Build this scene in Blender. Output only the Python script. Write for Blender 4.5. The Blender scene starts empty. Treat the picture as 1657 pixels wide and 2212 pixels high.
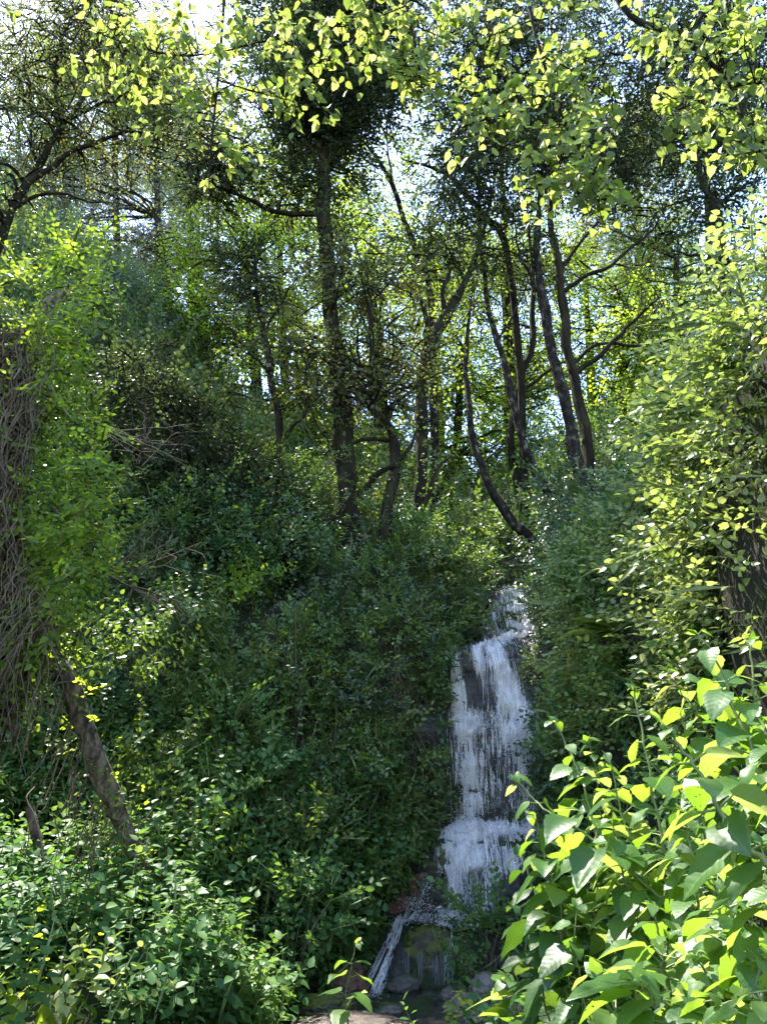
import bpy, math, random
import numpy as np
from mathutils import Vector, noise as mnoise
from mathutils.bvhtree import BVHTree

rng = np.random.default_rng(11)
random.seed(11)
sc = bpy.context.scene
COL = sc.collection

# ------------------------------------------------------------------ camera, sky, sun, exposure
CAM = np.array([0.0, 0.0, 1.6]); PITCH = math.radians(20.0); FOVY = math.radians(69.4)
TY = math.tan(FOVY/2); TX = TY*766/1024
cam = bpy.data.cameras.new('camera'); cam_o = bpy.data.objects.new('camera', cam); COL.objects.link(cam_o)
cam_o.location = CAM; cam_o.rotation_euler = (math.radians(90)+PITCH, 0, 0)
cam.sensor_fit = 'VERTICAL'; cam.angle = FOVY; cam.clip_start = .05; cam.clip_end = 500
sc.camera = cam_o
SUN_EL, SUN_AZ = 61.0, -40.0        # azimuth measured from +Y (straight ahead), negative = to the left
world = bpy.data.worlds.new('World'); sc.world = world; world.use_nodes = True
wn = world.node_tree; wn.nodes.clear()
sky = wn.nodes.new('ShaderNodeTexSky'); sky.sky_type = 'NISHITA'; sky.sun_disc = False
sky.sun_elevation = math.radians(SUN_EL); sky.sun_rotation = math.radians(SUN_AZ)
sky.altitude = 1500; sky.air_density = 1.0; sky.dust_density = 1.0; sky.ozone_density = 1.0
bg = wn.nodes.new('ShaderNodeBackground'); bg.inputs['Strength'].default_value = .15
wo = wn.nodes.new('ShaderNodeOutputWorld')
hs_ = wn.nodes.new('ShaderNodeHueSaturation'); hs_.inputs['Saturation'].default_value = .95
wn.links.new(sky.outputs[0], hs_.inputs['Color']); wn.links.new(hs_.outputs[0], bg.inputs[0]); wn.links.new(bg.outputs[0], wo.inputs[0])
sd = bpy.data.lights.new('sun', 'SUN'); sd.energy = 3.1; sd.angle = math.radians(.5); sd.color = (1, .95, .86)
so = bpy.data.objects.new('sun', sd); COL.objects.link(so)
az, el = math.radians(SUN_AZ), math.radians(SUN_EL)
sdir = Vector((math.sin(az)*math.cos(el), math.cos(az)*math.cos(el), math.sin(el)))
so.rotation_euler = sdir.to_track_quat('Z', 'Y').to_euler(); so.location = sdir*60
sc.view_settings.view_transform = 'Standard'; sc.view_settings.look = 'None'
sc.view_settings.exposure = 2.82; sc.view_settings.gamma = 1.0; sc.view_settings.use_curve_mapping = False
sc.render.engine = 'CYCLES'
cy = sc.cycles
cy.max_bounces = 8; cy.diffuse_bounces = 5; cy.glossy_bounces = 3; cy.transmission_bounces = 6
cy.transparent_max_bounces = 12; cy.caustics_reflective = False; cy.caustics_refractive = False
cy.use_denoising = True; cy.sample_clamp_indirect = 6

# ------------------------------------------------------------------ helpers
cp, sp = math.cos(PITCH), math.sin(PITCH)
def P(px, py, Y):
    """a point seen at (px,py) on the 1657x2212 photograph, at world distance Y ahead"""
    sx = (px/1657-.5)*2*TX; sy = (.5-py/2212)*2*TY
    dy = cp-sy*sp; dz = sp+sy*cp
    t = Y/dy
    return np.array([sx*t, Y, CAM[2]+dz*t])
def project(p):
    d = np.atleast_2d(p)-CAM
    f = d[:, 1]*cp+d[:, 2]*sp; u = -d[:, 1]*sp+d[:, 2]*cp
    f = np.where(f < .05, .05, f)
    return (d[:, 0]/f/(2*TX)+.5)*1657, (.5-u/f/(2*TY))*2212, f

def _h(ix, iy, iz):
    n = (ix.astype(np.int64)*374761393+iy.astype(np.int64)*668265263+iz.astype(np.int64)*2147483647) & 0xffffffff
    n = ((n ^ (n >> 13))*1274126177) & 0xffffffff
    return ((n ^ (n >> 16)) & 0xffff)/65535.0
def vnoise(p):
    p = np.atleast_2d(p); i = np.floor(p).astype(np.int64); f = p-i; f = f*f*(3-2*f)
    r = 0
    for a in (0, 1):
        for b in (0, 1):
            for c in (0, 1):
                w = (f[:, 0] if a else 1-f[:, 0])*(f[:, 1] if b else 1-f[:, 1])*(f[:, 2] if c else 1-f[:, 2])
                r = r+w*_h(i[:, 0]+a, i[:, 1]+b, i[:, 2]+c)
    return r
def fbm(p, o=4, lac=2.1):
    s = 0; a = .5; t = 0
    for k in range(o):
        s = s+a*vnoise(p+k*17.3); t += a; a *= .5; p = p*lac
    return s/t

def norm(v): return v/np.maximum(np.linalg.norm(v, axis=-1, keepdims=True), 1e-9)

def tag(o, label=None, cat=None, group=None, kind=None):
    if label: o['label'] = label
    if cat: o['category'] = cat
    if group: o['group'] = group
    if kind: o['kind'] = kind
    return o
def link(o, parent=None):
    COL.objects.link(o)
    if parent is not None:
        o.parent = parent
        o.matrix_parent_inverse = __import__('mathutils').Matrix.Translation(-Vector(parent.location))
    return o
def empty(name, loc):
    o = bpy.data.objects.new(name, None); o.location = tuple(float(c) for c in loc); o.empty_display_size = .1
    COL.objects.link(o); return o

def build(name, V, F, mats, parent=None, rnd=None, midx=None, smooth=False, uv=None):
    """V (n,3), F (m,3) triangles or (m,4) quads -> one mesh object"""
    V = np.asarray(V, dtype=np.float32); F = np.asarray(F, dtype=np.int32)
    me = bpy.data.meshes.new(name); k = F.shape[1]
    me.vertices.add(len(V)); me.vertices.foreach_set('co', V.ravel())
    me.loops.add(F.size); me.loops.foreach_set('vertex_index', F.ravel())
    me.polygons.add(len(F)); me.polygons.foreach_set('loop_start', np.arange(0, F.size, k, dtype=np.int32))
    if smooth is not False: me.polygons.foreach_set('use_smooth', np.ones(len(F), dtype=bool) if smooth is True else smooth)
    for m in (mats if isinstance(mats, (list, tuple)) else [mats]): me.materials.append(m)
    if midx is not None: me.polygons.foreach_set('material_index', np.asarray(midx, dtype=np.int32))
    if rnd is not None:
        a = me.attributes.new('rnd', 'FLOAT', 'POINT'); a.data.foreach_set('value', np.asarray(rnd, dtype=np.float32))
    if uv is not None:
        l = me.uv_layers.new(name='UVMap'); l.data.foreach_set('uv', np.asarray(uv, dtype=np.float32)[F.ravel()].ravel())
    me.update(calc_edges=True)
    o = bpy.data.objects.new(name, me); link(o, parent); return o

class Acc:
    """gathers triangles"""
    def __init__(s): s.V = []; s.F = []; s.R = []; s.M = []; s.n = 0
    def add(s, V, F, rnd=None, m=0):
        V = np.asarray(V, float).reshape(-1, 3); F = np.asarray(F, int).reshape(-1, 3)
        s.V.append(V); s.F.append(F+s.n); s.n += len(V)
        s.R.append(np.full(len(V), .5) if rnd is None else (np.full(len(V), rnd) if np.isscalar(rnd) else rnd))
        s.M.append(np.full(len(F), m) if np.isscalar(m) else m)
    def build(s, name, mats, parent=None, smooth=False):
        if smooth == 'wood': smooth = np.concatenate(s.M) == 1
        return build(name, np.concatenate(s.V), np.concatenate(s.F), mats, parent, np.concatenate(s.R), np.concatenate(s.M), smooth)

def tube(pts, rad, k=6, wob=0.0, caps=True):
    pts = np.asarray(pts, float); n = len(pts); rad = np.broadcast_to(np.asarray(rad, float), (n,))
    t = norm(np.gradient(pts, axis=0)); ref = np.array([.31, .17, .93]) if abs(t[0] @ np.array([.31, .17, .93])) < .9 else np.array([1., 0, 0])
    a = norm(np.cross(t, ref)); b = np.cross(t, a)
    ang = np.linspace(0, 2*np.pi, k, endpoint=False)
    V = pts[:, None]+(np.cos(ang)[None, :, None]*a[:, None]+np.sin(ang)[None, :, None]*b[:, None])*rad[:, None, None]
    if wob:
        nn = fbm(V.reshape(-1, 3)*(1.2/max(rad.max(), .02))*.35+5.1, 3).reshape(n, k)
        V = pts[:, None]+(V-pts[:, None])*(1+wob*(nn-.5)*2)[..., None]
    V = V.reshape(-1, 3); F = []
    i = np.arange(n-1)[:, None]*k; j = np.arange(k)[None]; j2 = (j+1) % k
    F.append(np.stack([i+j, i+j2, i+k+j2], -1).reshape(-1, 3)); F.append(np.stack([i+j, i+k+j2, i+k+j], -1).reshape(-1, 3))
    if caps: F.append(np.array([[(n-1)*k, (n-1)*k+q, (n-1)*k+q+1] for q in range(1, k-1)])); 
    return V, np.concatenate(F)
def smoothline(ctrl, n=None):
    """Catmull-Rom through control points (any dims)"""
    c = np.asarray(ctrl, float)
    if len(c) < 3:
        t = np.linspace(0, 1, n or 4)[:, None]; return c[0]*(1-t)+c[1]*t
    n = n or 5*(len(c)-1)+1
    c = np.vstack([2*c[0]-c[1], c, 2*c[-1]-c[-2]])
    s = np.linspace(0, len(c)-3-1e-6, n); i = s.astype(int); t = (s-i)[:, None]
    p0, p1, p2, p3 = c[i], c[i+1], c[i+2], c[i+3]
    return .5*((2*p1)+(-p0+p2)*t+(2*p0-5*p1+4*p2-p3)*t*t+(-p0+3*p1-3*p2+p3)*t**3)

# ------------------------------------------------------------------ materials
def mat(name):
    m = bpy.data.materials.new(name); m.use_nodes = True; m.node_tree.nodes.clear(); return m, m.node_tree.nodes, m.node_tree.links
def N(ns, t, **k):
    n = ns.new('ShaderNode'+t)
    for a, v in k.items():
        if a in n.inputs: n.inputs[a].default_value = v
        else: setattr(n, a, v)
    return n
def ramp(ns, stops):
    r = ns.new('ShaderNodeValToRGB'); e = r.color_ramp.elements
    while len(e) < len(stops): e.new(.5)
    for q, (p, c) in zip(e, stops): q.position = p; q.color = (*c, 1)
    return r
def leaf_mat(name, cols, trans, tf=.45, rough=.42, spec=.45, vein=False, objrand=False, wear=.35):
    m, ns, ln = mat(name)
    out = N(ns, 'OutputMaterial')
    if objrand:
        inf = N(ns, 'ObjectInfo'); fac = inf.outputs['Random']
    else:
        at = N(ns, 'Attribute', attribute_name='rnd'); fac = at.outputs['Fac']
    r = ramp(ns, [(i/(len(cols)-1), c) for i, c in enumerate(cols)]); ln.new(fac, r.inputs[0])
    r2 = ramp(ns, [(i/(len(trans)-1), c) for i, c in enumerate(trans)]); ln.new(fac, r2.inputs[0])
    geo = N(ns, 'NewGeometry')
    nz = N(ns, 'TexNoise', Scale=9.0, Detail=3.0)
    ln.new(geo.outputs['Position'], nz.inputs['Vector'])
    mx = N(ns, 'MixRGB', blend_type='MULTIPLY', Fac=wear); ln.new(r.outputs[0], mx.inputs[1])
    rr = ramp(ns, [(.3, (.45, .5, .4)), (.7, (1.25, 1.2, 1.0))]); ln.new(nz.outputs[0], rr.inputs[0]); ln.new(rr.outputs[0], mx.inputs[2])
    col = mx.outputs[0]; tcol = r2.outputs[0]
    pb = N(ns, 'BsdfPrincipled', Roughness=rough); pb.inputs['Specular IOR Level'].default_value = spec
    tb = N(ns, 'BsdfTranslucent')
    if vein:
        uv = N(ns, 'UVMap'); sx = N(ns, 'SeparateXYZ'); ln.new(uv.outputs[0], sx.inputs[0])
        ab = N(ns, 'Math', operation='ABSOLUTE'); su = N(ns, 'Math', operation='SUBTRACT'); su.inputs[1].default_value = .5
        ln.new(sx.outputs[0], su.inputs[0]); ln.new(su.outputs[0], ab.inputs[0])
        # side veins run forward and outward from the midrib
        ma = N(ns, 'Math', operation='MULTIPLY_ADD'); ma.inputs[1].default_value = -.55
        ln.new(ab.outputs[0], ma.inputs[0]); ln.new(sx.outputs[1], ma.inputs[2])
        mu = N(ns, 'Math', operation='MULTIPLY'); mu.inputs[1].default_value = 7.0; ln.new(ma.outputs[0], mu.inputs[0])
        fr = N(ns, 'Math', operation='PINGPONG'); fr.inputs[1].default_value = .5; ln.new(mu.outputs[0], fr.inputs[0])
        ve = N(ns, 'Math', operation='LESS_THAN'); ve.inputs[1].default_value = .05; ln.new(fr.outputs[0], ve.inputs[0])
        mr = N(ns, 'Math', operation='LESS_THAN'); mr.inputs[1].default_value = .022; ln.new(ab.outputs[0], mr.inputs[0])
        mm = N(ns, 'Math', operation='MAXIMUM'); ln.new(ve.outputs[0], mm.inputs[0]); ln.new(mr.outputs[0], mm.inputs[1])
        vx = N(ns, 'MixRGB', blend_type='MIX'); vs = N(ns, 'Math', operation='MULTIPLY'); vs.inputs[1].default_value = .28
        ln.new(mm.outputs[0], vs.inputs[0]); ln.new(vs.outputs[0], vx.inputs[0]); ln.new(col, vx.inputs[1]); vx.inputs[2].default_value = (.16, .26, .08, 1)
        tv = N(ns, 'MixRGB', blend_type='MULTIPLY'); ln.new(vs.outputs[0], tv.inputs[0]); ln.new(tcol, tv.inputs[1]); tv.inputs[2].default_value = (.35, .45, .3, 1)
        tn = N(ns, 'TexNoise', Scale=38.0, Detail=4.0); ln.new(geo.outputs['Position'], tn.inputs['Vector'])
        hs = N(ns, 'Math', operation='MULTIPLY_ADD'); hs.inputs[1].default_value = .5
        ln.new(fr.outputs[0], hs.inputs[0]); ln.new(tn.outputs[0], hs.inputs[2])
        bp = N(ns, 'Bump', Strength=.5, Distance=.0022); ln.new(hs.outputs[0], bp.inputs['Height']); ln.new(bp.outputs[0], pb.inputs['Normal'])
        # small brown insect specks
        vo = N(ns, 'TexVoronoi', Scale=70.0); ln.new(geo.outputs['Position'], vo.inputs['Vector'])
        lt = N(ns, 'Math', operation='LESS_THAN'); lt.inputs[1].default_value = .16; ln.new(vo.outputs['Distance'], lt.inputs[0])
        gt = N(ns, 'Math', operation='GREATER_THAN'); gt.inputs[1].default_value = .57; ln.new(nz.outputs[0], gt.inputs[0])
        sm = N(ns, 'Math', operation='MULTIPLY'); ln.new(lt.outputs[0], sm.inputs[0]); ln.new(gt.outputs[0], sm.inputs[1])
        cx = N(ns, 'MixRGB', blend_type='MIX'); ln.new(sm.outputs[0], cx.inputs[0]); ln.new(vx.outputs[0], cx.inputs[1]); cx.inputs[2].default_value = (.05, .035, .01, 1)
        tx = N(ns, 'MixRGB', blend_type='MIX'); ln.new(sm.outputs[0], tx.inputs[0]); ln.new(tv.outputs[0], tx.inputs[1]); tx.inputs[2].default_value = (.03, .02, .004, 1)
        col = cx.outputs[0]; tcol = tx.outputs[0]
    ln.new(col, pb.inputs['Base Color']); ln.new(tcol, tb.inputs[0])
    ms = N(ns, 'MixShader'); ms.inputs[0].default_value = tf
    ln.new(pb.outputs[0], ms.inputs[1]); ln.new(tb.outputs[0], ms.inputs[2])
    if vein:
        l2 = N(ns, 'Math', operation='LESS_THAN'); l2.inputs[1].default_value = .11; ln.new(vo.outputs['Distance'], l2.inputs[0])
        h2 = N(ns, 'Math', operation='MULTIPLY'); ln.new(l2.outputs[0], h2.inputs[0]); ln.new(gt.outputs[0], h2.inputs[1])
        trn = N(ns, 'BsdfTransparent'); m3 = N(ns, 'MixShader'); ln.new(h2.outputs[0], m3.inputs[0]); ln.new(ms.outputs[0], m3.inputs[1]); ln.new(trn.outputs[0], m3.inputs[2]); ms = m3
    ln.new(ms.outputs[0], out.inputs[0])
    return m
def rock_mat(name, stops, scale=3., rough=.7, bump=.6, dist=.05, moss=None, spec=.4, stretch=(1, 1, 1), mosspos=(.5, .62)):
    m, ns, ln = mat(name); out = N(ns, 'OutputMaterial'); geo = N(ns, 'NewGeometry')
    mp = N(ns, 'Mapping'); mp.inputs['Scale'].default_value = stretch; ln.new(geo.outputs['Position'], mp.inputs[0])
    n1 = N(ns, 'TexNoise', Scale=scale, Detail=8.0, Roughness=.62); ln.new(mp.outputs[0], n1.inputs['Vector'])
    r = ramp(ns, stops); ln.new(n1.outputs[0], r.inputs[0]); col = r.outputs[0]
    n2 = N(ns, 'TexNoise', Scale=scale*6, Detail=6.0, Roughness=.7); ln.new(mp.outputs[0], n2.inputs['Vector'])
    vo = N(ns, 'TexVoronoi', Scale=scale*2.2); ln.new(mp.outputs[0], vo.inputs['Vector'])
    ad = N(ns, 'Math', operation='ADD'); ln.new(n2.outputs[0], ad.inputs[0]); ln.new(vo.outputs['Distance'], ad.inputs[1])
    bp = N(ns, 'Bump', Strength=bump, Distance=dist); ln.new(ad.outputs[0], bp.inputs['Height'])
    pb = N(ns, 'BsdfPrincipled', Roughness=rough); pb.inputs['Specular IOR Level'].default_value = spec
    if moss:
        sx = N(ns, 'SeparateXYZ'); ln.new(geo.outputs['Normal'], sx.inputs[0])
        n3 = N(ns, 'TexNoise', Scale=scale*1.3, Detail=6.0); ln.new(geo.outputs['Position'], n3.inputs['Vector'])
        a = N(ns, 'Math', operation='MULTIPLY_ADD'); a.inputs[1].default_value = .3; ln.new(sx.outputs[2], a.inputs[0]); ln.new(n3.outputs[0], a.inputs[2])
        mr = N(ns, 'MapRange'); mr.inputs[1].default_value, mr.inputs[2].default_value = mosspos; ln.new(a.outputs[0], mr.inputs[0])
        r3 = ramp(ns, [(.3, tuple(c*.45 for c in moss)), (.7, moss)]); ln.new(n2.outputs[0], r3.inputs[0])
        mx = N(ns, 'MixRGB'); ln.new(mr.outputs[0], mx.inputs[0]); ln.new(col, mx.inputs[1]); ln.new(r3.outputs[0], mx.inputs[2]); col = mx.outputs[0]
        rm = N(ns, 'MapRange'); rm.inputs[3].default_value = rough; rm.inputs[4].default_value = .95; ln.new(mr.outputs[0], rm.inputs[0]); ln.new(rm.outputs[0], pb.inputs['Roughness'])
    ln.new(col, pb.inputs['Base Color']); ln.new(bp.outputs[0], pb.inputs['Normal']); ln.new(pb.outputs[0], out.inputs[0])
    return m
M = {}
M['ground'] = rock_mat('forest_soil', [(.3, (.012, .011, .008)), (.5, (.03, .026, .017)), (.7, (.055, .045, .028))], 2.2, .9, .8, .06, moss=(.035, .055, .012))
M['wet_rock'] = rock_mat('wet_dark_rock', [(.3, (.018, .017, .018)), (.5, (.045, .041, .042)), (.68, (.10, .085, .075))], 2.6, .28, .9, .05, moss=(.05, .075, .012), spec=.6, stretch=(1, 1, 1.6), mosspos=(.68, .8))
M['boulder'] = rock_mat('stream_boulder', [(.3, (.06, .05, .043)), (.5, (.13, .11, .095)), (.7, (.24, .20, .17))], 3.5, .55, .7, .03, moss=(.07, .10, .018), mosspos=(.72, .85))
M['mossrock'] = rock_mat('mossy_rock', [(.3, (.03, .026, .02)), (.5, (.07, .06, .04)), (.7, (.14, .11, .06))], 4., .45, .8, .04, moss=(.17, .2, .035), mosspos=(.58, .74))  # real moss, its tone raised in place of sun that misses it
M['slab'] = rock_mat('wet_slab', [(.3, (.03, .024, .02)), (.5, (.07, .055, .045)), (.68, (.14, .11, .09))], 3.5, .22, .8, .03, spec=.6)
M['redrock'] = rock_mat('rusty_rock', [(.3, (.07, .03, .018)), (.5, (.17, .08, .05)), (.7, (.30, .20, .15))], 4., .4, .8, .03)
M['bark'] = rock_mat('dark_bark', [(.3, (.006, .005, .003)), (.5, (.016, .013, .007)), (.7, (.036, .03, .017))], 5., .95, .9, .03, spec=.12, moss=(.04, .06, .012), stretch=(1, 1, .28), mosspos=(.66, .8))
M['palebark'] = rock_mat('lichen_bark', [(.42, (.008, .006, .005)), (.56, (.026, .021, .015)), (.7, (.14, .13, .10))], 9., .95, .8, .02, spec=.12, moss=(.05, .08, .012), stretch=(1, 1, .6), mosspos=(.7, .84))
M['brownbark'] = rock_mat('brown_bark', [(.34, (.02, .014, .009)), (.46, (.10, .07, .048)), (.6, (.28, .21, .15))], 14., .9, 1., .05, stretch=(1, 1, .5))
M['twig'] = rock_mat('dry_twig', [(.3, (.035, .025, .016)), (.6, (.12, .088, .056))], 6., .8, .3, .01)
M['greenstem'] = rock_mat('green_stem', [(.3, (.06, .09, .02)), (.6, (.14, .17, .05))], 12., .5, .2, .004)
G = leaf_mat
M['carpet'] = G('ground_cover_leaf', [(.028, .08, .028), (.05, .125, .035), (.085, .17, .045), (.14, .22, .055)], [(.08, .22, .035), (.14, .30, .04), (.24, .39, .05), (.38, .50, .07)], .34, .48, .28)
M['wall'] = G('cliff_shrub_leaf', [(.03, .062, .022), (.055, .105, .03), (.10, .155, .038), (.17, .21, .055)], [(.08, .16, .02), (.15, .26, .03), (.26, .37, .04), (.40, .46, .07)], .38, .42, .42)
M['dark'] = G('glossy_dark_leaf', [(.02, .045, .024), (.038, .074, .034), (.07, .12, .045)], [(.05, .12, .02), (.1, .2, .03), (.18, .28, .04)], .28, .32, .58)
M['vine'] = G('vine_leaf', [(.06, .12, .012), (.11, .18, .02), (.18, .25, .035)], [(.30, .46, .02), (.44, .58, .035), (.58, .66, .08)], .6, .42, .35)
M['bank'] = G('sun_toned_bank_leaf', [(.10, .15, .035), (.17, .23, .06), (.30, .33, .14)], [(.28, .40, .05), (.44, .54, .1), (.60, .65, .2)], .45, .38, .55)  # paleness of leaves in full sun is put into the colour
M['crowndark'] = G('shade_toned_crown_leaf', [(.012, .022, .013), (.022, .036, .018), (.04, .055, .022)], [(.04, .07, .02), (.08, .12, .028), (.17, .21, .04)], .38, .5, .3)  # shade on backlit crowns is put into this dark colour
M['crownmid'] = G('mid_crown_leaf', [(.03, .055, .016), (.05, .08, .022), (.08, .11, .032)], [(.16, .26, .025), (.28, .38, .04), (.42, .48, .07)], .5, .5, .3)
M['crownbright'] = G('sun_toned_crown_leaf', [(.05, .09, .014), (.08, .13, .02), (.12, .17, .03)], [(.30, .46, .02), (.44, .58, .035), (.58, .66, .08)], .6, .5, .3)  # glow of sunlit far crowns is put into this brighter copy
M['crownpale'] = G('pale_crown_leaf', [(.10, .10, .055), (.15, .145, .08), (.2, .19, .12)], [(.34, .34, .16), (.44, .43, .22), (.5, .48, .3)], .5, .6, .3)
M['crownbrown'] = G('bronze_crown_leaf', [(.035, .035, .018), (.06, .055, .026), (.10, .08, .04)], [(.16, .2, .04), (.26, .29, .06), (.36, .34, .1)], .42, .4, .45)
M['bough'] = G('bough_leaf', [(.05, .085, .022), (.075, .115, .03), (.10, .14, .04)], [(.19, .27, .03), (.33, .41, .055), (.48, .52, .13)], .56, .45, .3, vein=True, objrand=True)
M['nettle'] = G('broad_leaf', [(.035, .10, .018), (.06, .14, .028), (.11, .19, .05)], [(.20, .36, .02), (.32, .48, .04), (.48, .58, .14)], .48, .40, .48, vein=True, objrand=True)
M['shade_nettle'] = G('broad_leaf_shade_toned', [(.02, .06, .016), (.035, .09, .022), (.06, .13, .035)], [(.10, .24, .018), (.18, .34, .025), (.30, .44, .05)], .38, .42, .36, vein=True, objrand=True)  # darker copy of the broad leaf, shade painted into its colour
M['fern'] = G('fern_leaf', [(.07, .12, .03), (.11, .17, .04)], [(.3, .44, .05), (.45, .54, .08)], .5, .5, .3)
M['succulent'] = G('rosette_leaf', [(.05, .11, .035), (.09, .16, .06)], [(.15, .28, .05), (.25, .38, .08)], .2, .25, .6)
M['dead'] = G('dead_leaf', [(.035, .025, .015), (.07, .05, .03), (.13, .10, .065)], [(.06, .04, .02), (.14, .10, .05)], .2, .8, .2)
M['moss'] = G('moss_tuft', [(.05, .07, .012), (.1, .12, .02)], [(.1, .14, .02), (.2, .24, .03)], .25, .9, .1)
def water_mat(name, col, alpha, rough=.25):
    m, ns, ln = mat(name); out = N(ns, 'OutputMaterial')
    pb = N(ns, 'BsdfPrincipled', Roughness=rough); pb.inputs['Base Color'].default_value = (*col, 1); pb.inputs['Specular IOR Level'].default_value = .8
    tb = N(ns, 'BsdfTranslucent'); tb.inputs[0].default_value = (.8, .8, .86, 1)
    m1 = N(ns, 'MixShader'); m1.inputs[0].default_value = .4; ln.new(pb.outputs[0], m1.inputs[1]); ln.new(tb.outputs[0], m1.inputs[2])
    tr = N(ns, 'BsdfTransparent'); m2 = N(ns, 'MixShader'); m2.inputs[0].default_value = alpha
    ln.new(tr.outputs[0], m2.inputs[1]); ln.new(m1.outputs[0], m2.inputs[2]); ln.new(m2.outputs[0], out.inputs[0]); return m
M['white'] = water_mat('white_water', (.85, .82, .82), .85)
M['thin'] = water_mat('thin_water', (.68, .67, .74), .36, .12)
def film_mat():
    m, ns, ln = mat('water_film'); out = N(ns, 'OutputMaterial'); geo = N(ns, 'NewGeometry')
    mp = N(ns, 'Mapping'); mp.inputs['Scale'].default_value = (30, 10, 2.2); ln.new(geo.outputs['Position'], mp.inputs[0])
    n1 = N(ns, 'TexNoise', Scale=1.0, Detail=6.0, Roughness=.65); ln.new(mp.outputs[0], n1.inputs['Vector'])
    r = ramp(ns, [(.42, (0, 0, 0)), (.8, (.28, .28, .28))]); ln.new(n1.outputs[0], r.inputs[0])
    pb = N(ns, 'BsdfPrincipled', Roughness=.2); pb.inputs['Base Color'].default_value = (.62, .61, .68, 1)
    bp = N(ns, 'Bump', Strength=.8, Distance=.03); ln.new(n1.outputs[0], bp.inputs['Height']); ln.new(bp.outputs[0], pb.inputs['Normal'])
    tr = N(ns, 'BsdfTransparent'); ms = N(ns, 'MixShader'); ln.new(r.outputs[0], ms.inputs[0]); ln.new(tr.outputs[0], ms.inputs[1]); ln.new(pb.outputs[0], ms.inputs[2])
    ln.new(ms.outputs[0], out.inputs[0]); return m
M['film'] = film_mat()
def pool_mat():
    m, ns, ln = mat('stream_water'); out = N(ns, 'OutputMaterial'); geo = N(ns, 'NewGeometry')
    n1 = N(ns, 'TexNoise', Scale=9.0, Detail=4.0); ln.new(geo.outputs['Position'], n1.inputs['Vector'])
    pb = N(ns, 'BsdfPrincipled', Roughness=.06); pb.inputs['Base Color'].default_value = (.035, .032, .025, 1); pb.inputs['Specular IOR Level'].default_value = .6
    bp = N(ns, 'Bump', Strength=.5, Distance=.03); ln.new(n1.outputs[0], bp.inputs['Height']); ln.new(bp.outputs[0], pb.inputs['Normal'])
    ln.new(pb.outputs[0], out.inputs[0]); return m
M['pool'] = pool_mat()

# ------------------------------------------------------------------ the ground: a gully closed by a cliff
XS = lambda y: np.interp(y, [0, 7, 8, 9.5, 10, 11, 12, 13, 14, 30], [-.4, -.3, -.1, .45, .8, 1.45, 1.8, 2.3, 2.4, 3.0])
def H(x, y):
    x = np.asarray(x, float); y = np.asarray(y, float); xs = XS(y)
    foot = np.interp(y, [0, 3, 4.5, 5.5, 6.5, 7.5, 9, 10, 30], [2.9, 2.35, 2.3, 2.4, 2.45, 2.5, 2.3, 2.45, 4.5])
    foot = np.maximum(foot, xs+1.0)
    ip = lambda ys, zs: np.interp(y, ys, zs)
    stream = ip([0, 6, 7, 8, 9.6, 10.0, 10.6, 10.9, 11.3, 11.75, 11.95, 12.7, 13.1, 13.5, 14.5, 20, 32], [-.2, -.5, -.65, -.72, -.72, .0, .1, .9, 1.0, 3.3, 3.5, 3.75, 4.4, 4.85, 5.2, 8.3, 15.5])
    cols = [
        (np.full_like(x, -22.), ip([0, 8, 14, 22, 45], [12, 14, 22, 30, 34])),
        (np.full_like(x, -9.), ip([0, 6, 9, 12, 20, 45], [2.5, 3, 5, 9, 17, 22])),
        (np.full_like(x, -5.), ip([0, 6, 8, 9.8, 10.6, 12.5, 20, 45], [.4, .2, .6, 1.5, 2.6, 6.4, 12, 17])),
        (np.full_like(x, -2.2), ip([0, 6, 7.5, 10, 10.8, 12.2, 13, 20, 32, 45], [0, -.2, .1, 1.1, 1.9, 4.8, 6, 10.5, 18, 22])),
        (xs-1.25, ip([0, 6, 8, 9.5, 10.3, 11.1, 11.9, 13, 20, 32, 45], [-.05, -.45, -.55, -.1, .7, 1.9, 4.0, 5.4, 9, 16, 20])),
        (xs-.75, stream), (xs+.62, stream),
        (foot, ip([0, 5, 9, 10, 10.8, 11.8, 13, 20, 45], [-.1, -.3, -.3, .2, 1.2, 4.0, 5.4, 9, 18])),
        (foot+.6, ip([0, 3, 4.5, 6, 7.5, 9, 12, 20, 45], [1.5, 4.4, 5.1, 5.0, 4.6, 4.3, 5.6, 9.5, 19])),
        (foot+3.2, ip([0, 3, 4.5, 9, 12, 20, 45], [2.5, 5.5, 6.3, 6.0, 6.8, 11, 21])),
        (np.full_like(x, 24.), ip([0, 10, 20, 45], [10, 12, 18, 24]))]
    z = cols[0][1].copy()
    for (xa, za), (xb, zb) in zip(cols[:-1], cols[1:]):
        t = np.clip((x-xa)/np.maximum(xb-xa, 1e-3), 0, 1); t = t*t*(3-2*t)*.5+t*.5
        z = np.where(x > xa, za*(1-t)+zb*t, z)
    return z
gx = np.unique(np.concatenate([np.linspace(-22, -6, 50), np.linspace(-6, 5, 120), np.linspace(5, 24, 50)]))
gy = np.unique(np.concatenate([np.linspace(-6, 5, 30), np.linspace(5, 15, 120), np.linspace(15, 45, 60)]))
X, Y = np.meshgrid(gx, gy)
Z = H(X, np.maximum(Y, 0))
pts = np.stack([X, Y, Z], -1).reshape(-1, 3)
near = np.exp(-((X-XS(Y))/.9)**2).ravel()*((Y > 9.3).ravel())
nz = (fbm(pts*.9, 4)-.5)*.75+(fbm(pts*3.1+9, 3)-.5)*.22
pts[:, 2] += nz*(1-.8*near)*np.clip((pts[:, 1]-3)/2, 0.15, 1)
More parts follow.
